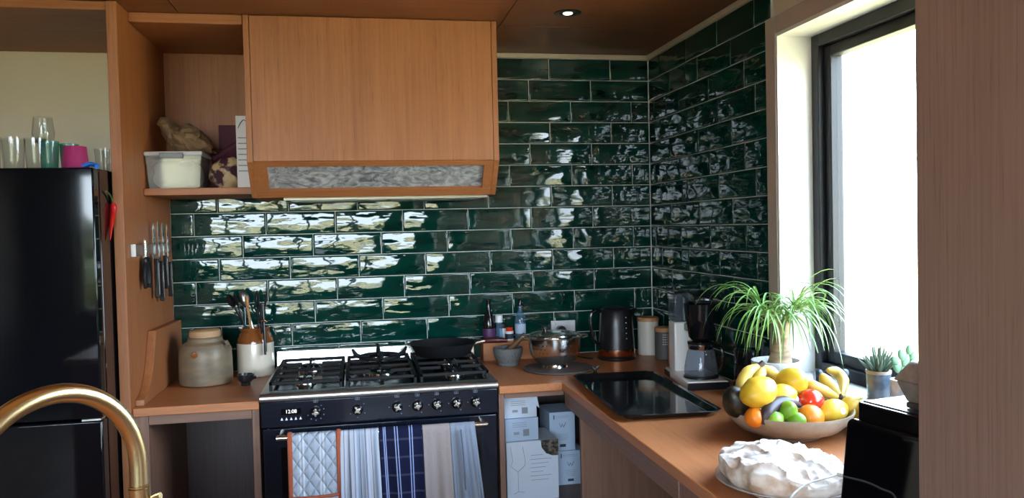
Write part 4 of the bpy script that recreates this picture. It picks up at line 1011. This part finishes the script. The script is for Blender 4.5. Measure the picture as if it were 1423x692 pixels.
blob('orange', 'large orange between the limes and scarred lemon', 'orange', 1126,580,-1.738,.038,.036,'orange_skin')
blob('orange', 'orange mostly covered by the three limes', 'orange', 1083,575,-1.715,.031,.030,'orange_skin')
blob('lime', 'green lime stacked on top of two other limes', 'lime', 1095,570,-1.752,.0255,.0270,'lime_skin','lemon',(Q(50),0,0))
blob('lime', 'darker green lime next to the old dark banana', 'lime', 1076,584,-1.762,.0235,.0245,'lime_skin','lemon',(0,Q(60),0))
blob('lime', 'green lime touching the large orange', 'lime', 1106,585,-1.768,.0245,.0260,'lime_skin','lemon',(Q(70),0,Q(30)))
blob('garlic_bulb', 'pale garlic clove peeping between dark banana and tomato', 'garlic', 1104,554,-1.690,.012,.013,'garlic_skin','pear')
o = o_; MB().lathe([(0,.0345),(.010,.0345),(.013,.031),(.012,.030)], 14).map(lambda q: Vector((q.x*.9-.004, -q.z, q.y+.004))).build('scar', 'garlic_skin', o, local=True)
def banana(par, pts, Y, r, mat='banana_skin'):
    Ys = Y if isinstance(Y, (list, tuple)) else [Y]*len(pts)
    P_ = smooth_path([at(a, b, y) for (a, b), y in zip(pts, Ys)], 5); n = len(P_)
    rs = [r*min(1, .30+2.6*min(i, (n-1-i)*.85)/n) for i in range(n)]
    return MB().tube(P_, rs, 7).build('banana', mat, par, angle=70)
t = thing('banana_bunch', 'bunch of yellow bananas curling over the knobbly citron', 'bananas', at(1060,507,-1.60))
banana(t, [(1036,556),(1031,536),(1040,517),(1057,508)], [-1.62,-1.61,-1.60,-1.60], .020)
banana(t, [(1083,538),(1078,524),(1070,515),(1060,509)], [-1.60,-1.60,-1.60,-1.60], .016)
banana(t, [(1052,540),(1054,527),(1058,518),(1060,509)], [-1.63,-1.62,-1.61,-1.60], .016)
MB().tube([at(1056,509,-1.60), at(1061,503,-1.60)], [.011,.008], 8).build('stem', 'banana_stem', t)
t = thing('banana_bunch', 'bunch of bananas fanned beside the red tomato', 'bananas', at(1168,553,-1.66))
banana(t, [(1120,531),(1130,537),(1147,545),(1166,553)], [-1.64,-1.65,-1.66,-1.67], .018)
banana(t, [(1141,519),(1147,529),(1157,540),(1168,553)], [-1.61,-1.62,-1.64,-1.67], .019)
banana(t, [(1149,514),(1163,518),(1172,531),(1170,551)], [-1.58,-1.58,-1.61,-1.67], .018)
MB().tube([at(1166,550,-1.672), at(1172,556,-1.672)], [.009,.007], 8).build('stem', 'banana_stem', t)
t = thing('banana', 'old blackened banana arched behind the limes', 'banana', at(1066,580,-1.745))
banana(t, [(1060,590),(1065,574),(1079,562),(1097,559),(1113,564)], [-1.76,-1.755,-1.735,-1.72,-1.71], .019, 'old_banana')

# pavlova on a plate
PVX, PVY = -.452, -2.065
t = thing('plate', 'round glass plate under the pavlova', 'plate', (PVX,PVY,W0))
MB().lathe([(0,0),(.10,0),(.150,.012),(.166,.020),(.166,.023),(.148,.016),(.10,.005),(0,.005)], 48).build('dish', 'plate_glass', t, local=True)
def pav(u, v):
    a = 2*PI*u; cr = 1+.13*noise.noise(Vector((math.cos(a)*2.2, math.sin(a)*2.2, 3)))
    if v < .45: k = v/.45; r = .132+.018*math.sin(k*PI*.7); z = .0+.048*k
    else: k = (v-.45)/.55; r = (.142-.012*k)*(1-k)**.8+.0; z = .048+.026*math.sin(min(1, k*1.5)*PI/2)
    q = Vector((math.cos(a)*r*cr, math.sin(a)*r*cr, z+.0))
    ridge = 1-abs(noise.noise(Vector((q.x*17, q.y*17, q.z*10+4)))*2.2); ridge = max(0, ridge)**3
    nz = noise.noise(q*9)*.016+.007*ridge+noise.noise(q*45)*.004+noise.noise(q*110)*.0015
    if v > .02: q += Vector((math.cos(a)*nz*.8, math.sin(a)*nz*.8, nz*1.3 if v > .3 else nz*.3))
    return q
tag(MB().grid(pav, 150, 64).build('pavlova', 'meringue', loc=(PVX,PVY,W0+.0055), angle=50), 'cracked white meringue pavlova on a glass plate', 'pavlova')

# microwave, egg carton, tablet and cable
MR = math.radians(10)
t = thing('microwave', 'black microwave oven at the end of the window worktop', 'microwave', (-.428,-2.308,W0), MR)
B(.012,.30,-.42,0,.008,.250).build('body', 'satin_black', t, bevel=.003, local=True)
B(0,.011,-.31,0,.012,.248).build('door', 'gloss_black', t, bevel=.003, local=True)
B(0,.011,-.42,-.313,.012,.248).build('control_panel', 'gloss_black', t, bevel=.003, local=True)
for x in (.04,.27):
    for y in (-.38,-.04): MB().cyl((x,y,0),(x,y,.008),.012,12).build('foot', 'rubber_black', t, local=True)
mw = t.matrix_basis
t = thing('egg_carton', 'grey pulp egg carton on top of the microwave', 'egg carton', mw @ Vector((.082,-.167,.2505)), MR)
def frus(x0,x1,y0,y1,z0,z1,k0,k1):
    return MB().add([(x0+k0,y0+k0,z0),(x1-k0,y0+k0,z0),(x1-k0,y1-k0,z0),(x0+k0,y1-k0,z0),(x0+k1,y0+k1,z1),(x1-k1,y0+k1,z1),(x1-k1,y1-k1,z1),(x0+k1,y1-k1,z1)], [(0,3,2,1),(4,5,6,7),(0,1,5,4),(1,2,6,5),(2,3,7,6),(3,0,4,7)])
frus(-.060,.060,-.095,.095,.012,.054,.016,.002).build('tray', 'pulp_carton', t, bevel=.004, local=True)
frus(-.063,.063,-.098,.098,.0545,.092,.0,.022).build('lid', 'pulp_carton', t, bevel=.005, local=True)
B(-.045,.045,-.080,.080,0,.012).build('base', pm('carton_base', (.14,.13,.12), .9), t, bevel=.003, local=True)
B(-.0665,-.0625,-.025,.025,.045,.075).build('latch', 'pulp_carton', t, bevel=.001, local=True)
lean = Matrix.Rotation(math.radians(7), 3, 'Y')
tl = thing('tablet', 'black tablet leaning against the microwave door', 'tablet', mw @ Vector((-.038,.018,.0005)), 0, None, (Matrix.Rotation(MR, 3, 'Z') @ lean))
def rrect(w_, h_, r): 
    o = []
    for cx, cz, a0 in ((w_-r,r,-90),(w_-r,h_-r,0),(r,h_-r,90),(r,r,180)):
        for k in range(6): a = math.radians(a0+k*18); o.append((cx+r*math.cos(a), cz+r*math.sin(a)))
    return o
MB().prism([(-y, z) for y, z in rrect(.25, .215, .016)], 'x', .0, .012).build('case', 'gloss_black', tl, bevel=.003, local=True)
MB().prism([(-y-.008, z+.008) for y, z in rrect(.234, .199, .010)], 'x', -.0012, -.0001).build('screen', 'oven_glass', tl, local=True, smooth=False)
MB().box(.003,.009,-.0001,.0016,.158,.172).build('side_button', 'chrome', tl, bevel=.0004, local=True)
cp = tl.matrix_basis @ Vector((.006,.0005,.092))
t = thing('charging_cable', 'white charging cable plugged into the tablet edge', 'cable', cp)
pc = [cp+Vector((0,.0005,0)), cp+Vector((-.006,.014,.0))]
MB().tube(pc, .0045, 10).build('connector', 'cable_white', t)
MB().tube(smooth_path([pc[1], at(1150,664,-2.29), at(1125,671,-2.30), at(1108,682,-2.315), at(1097,694,-2.33), Vector((-.645,-2.325,.906)), Vector((-.668,-2.30,.86)), Vector((-.670,-2.28,.62))]), .0022, 8).build('wire', 'cable_white', t)

# window sill
t = thing('potted_aloe', 'spiky grey green aloe in a blue glazed pot on the sill', 'plant', (.052,-1.70,1.0005))
MB().lathe([(0,0),(.028,0),(.031,.004),(.034,.070),(.033,.074)], 32).build('pot', 'blue_pot_glaze', t, local=True)
MB().lathe([(.033,.072),(.035,.074),(.035,.082),(.030,.082),(.028,.072),(0,.070)], 32).build('rim', 'pot_rim', t, local=True)
rnd = random.Random(4)
for i in range(26):
    az = i*2.4; el = rnd.uniform(.5,1.35); ln = rnd.uniform(.05,.088)
    d = Vector((math.cos(az)*math.cos(el), math.sin(az)*math.cos(el), math.sin(el))); p0 = Vector((d.x*.01, d.y*.01, .072))
    MB().tube([p0, p0+d*ln*.4, p0+d*ln*.8+Vector((0,0,.004)), p0+d*ln+Vector((0,0,.008))], [.005,.0055,.003,.0004], 6).build('leaf', 'aloe_leaf', t, local=True)
t = thing('potted_cactus', 'green paddle cactus in a pale mottled pot on the sill', 'plant', (.050,-1.815,1.0005))
MB().lathe([(0,0),(.030,0),(.033,.004),(.036,.070),(.036,.076),(.031,.076),(.030,.066),(0,.064)], 32).build('pot', two('pale_pot', (.24,.24,.27), (.55,.52,.5), 24, .4, .4, .6), t, local=True)
for (x, y, z, rx, rz, ry) in ((.0,0,.088,.016,.026,0),(.02,-.004,.112,.013,.019,25),(-.018,.004,.110,.013,.020,-30),(.004,0,.128,.014,.021,5),(.028,.002,.138,.011,.016,15),(-.010,-.003,.146,.012,.017,-12),(.016,0,.158,.010,.015,10),(-.028,0,.130,.010,.014,-40)):
    MB().sphere((0,0,0), rx, .006, rz, 14, 8).map(lambda q: Vector((x,y,z))+Matrix.Rotation(math.radians(ry),3,'Y') @ q).build('pad', 'cactus_skin', t, local=True)
t = thing('arched_gadget', 'black arched gadget lying on the sill behind the bananas', 'gadget', (.040,-1.480,1.0005))
MB().tube(arc((0,0,.006), .046, 0, 180, 16, 'xz'), [.006]*17, 8).map(lambda q: Matrix.Rotation(math.radians(-20),3,'Z') @ q).build('band', 'satin_black', t, local=True)
for s_ in (-1, 1):
    MB().lathe([(0,-.012),(.022,-.012),(.024,-.006),(.024,.006),(.020,.012),(0,.012)], 20).map(lambda q: Matrix.Rotation(math.radians(-20),3,'Z') @ Vector((s_*.040+q.z, q.x, .0245+q.y))).build('ear_cup', 'satin_black', t, local=True)

# brass tap on the island
TX, TY = -1.753, -2.569
t = thing('brass_tap', 'brushed brass gooseneck tap in the foreground', 'tap', (TX,TY,.9003))
h = Vector((math.cos(math.radians(235)), math.sin(math.radians(235)), 0)); RR = .13; z0 = 1.195
pts = [Vector((TX,TY,1.165)), Vector((TX,TY,z0-.01))]
pts += [Vector((TX,TY,z0))+h*RR*(1-math.cos(a))+Vector((0,0,RR*math.sin(a))) for a in [PI*i/40 for i in range(41)]]
pts.append(pts[-1]-Vector((0,0,.05)))
MB().tube(pts, .0128, 24).build('spout', 'brass', t)
MB().lathe([(0,0),(.028,0),(.028,.006),(.0155,.010),(.0145,.262),(.0150,.264),(.0150,.2645),(.0,.2645)], 32).build('body', 'brass', t, local=True)
MB().lathe([(.0136,.2648),(.0142,.266),(.0142,.268),(.0130,.269)], 32).build('collar', 'brass', t, local=True)
MB().tube([(.012,-.002,.245),(.022,-.004,.250),(.030,-.006,.252)], [.004,.004,.0055], 10).build('lever', 'brass', t, local=True)

# ceiling downlight
t = thing('downlight', 'round black recessed downlight in the plywood ceiling', 'light', (-.602,-.727,CZ))
MB().lathe([(.034,-.001),(.036,-.004),(.052,-.003),(.055,-.0005),(.055,-.0002)], 40).build('ring', 'satin_black', t, local=True)
MB().lathe([(.034,-.0006),(0,-.0006)], 32).build('recess', 'rubber_black', t, local=True)
MB().lathe([(0,-.006),(.016,-.005),(.020,-.001)], 24).build('lamp', pm('lamp_glow', (.9,.85,.75), .3, emit=(1,.88,.7), estr=2.5), t, local=True)
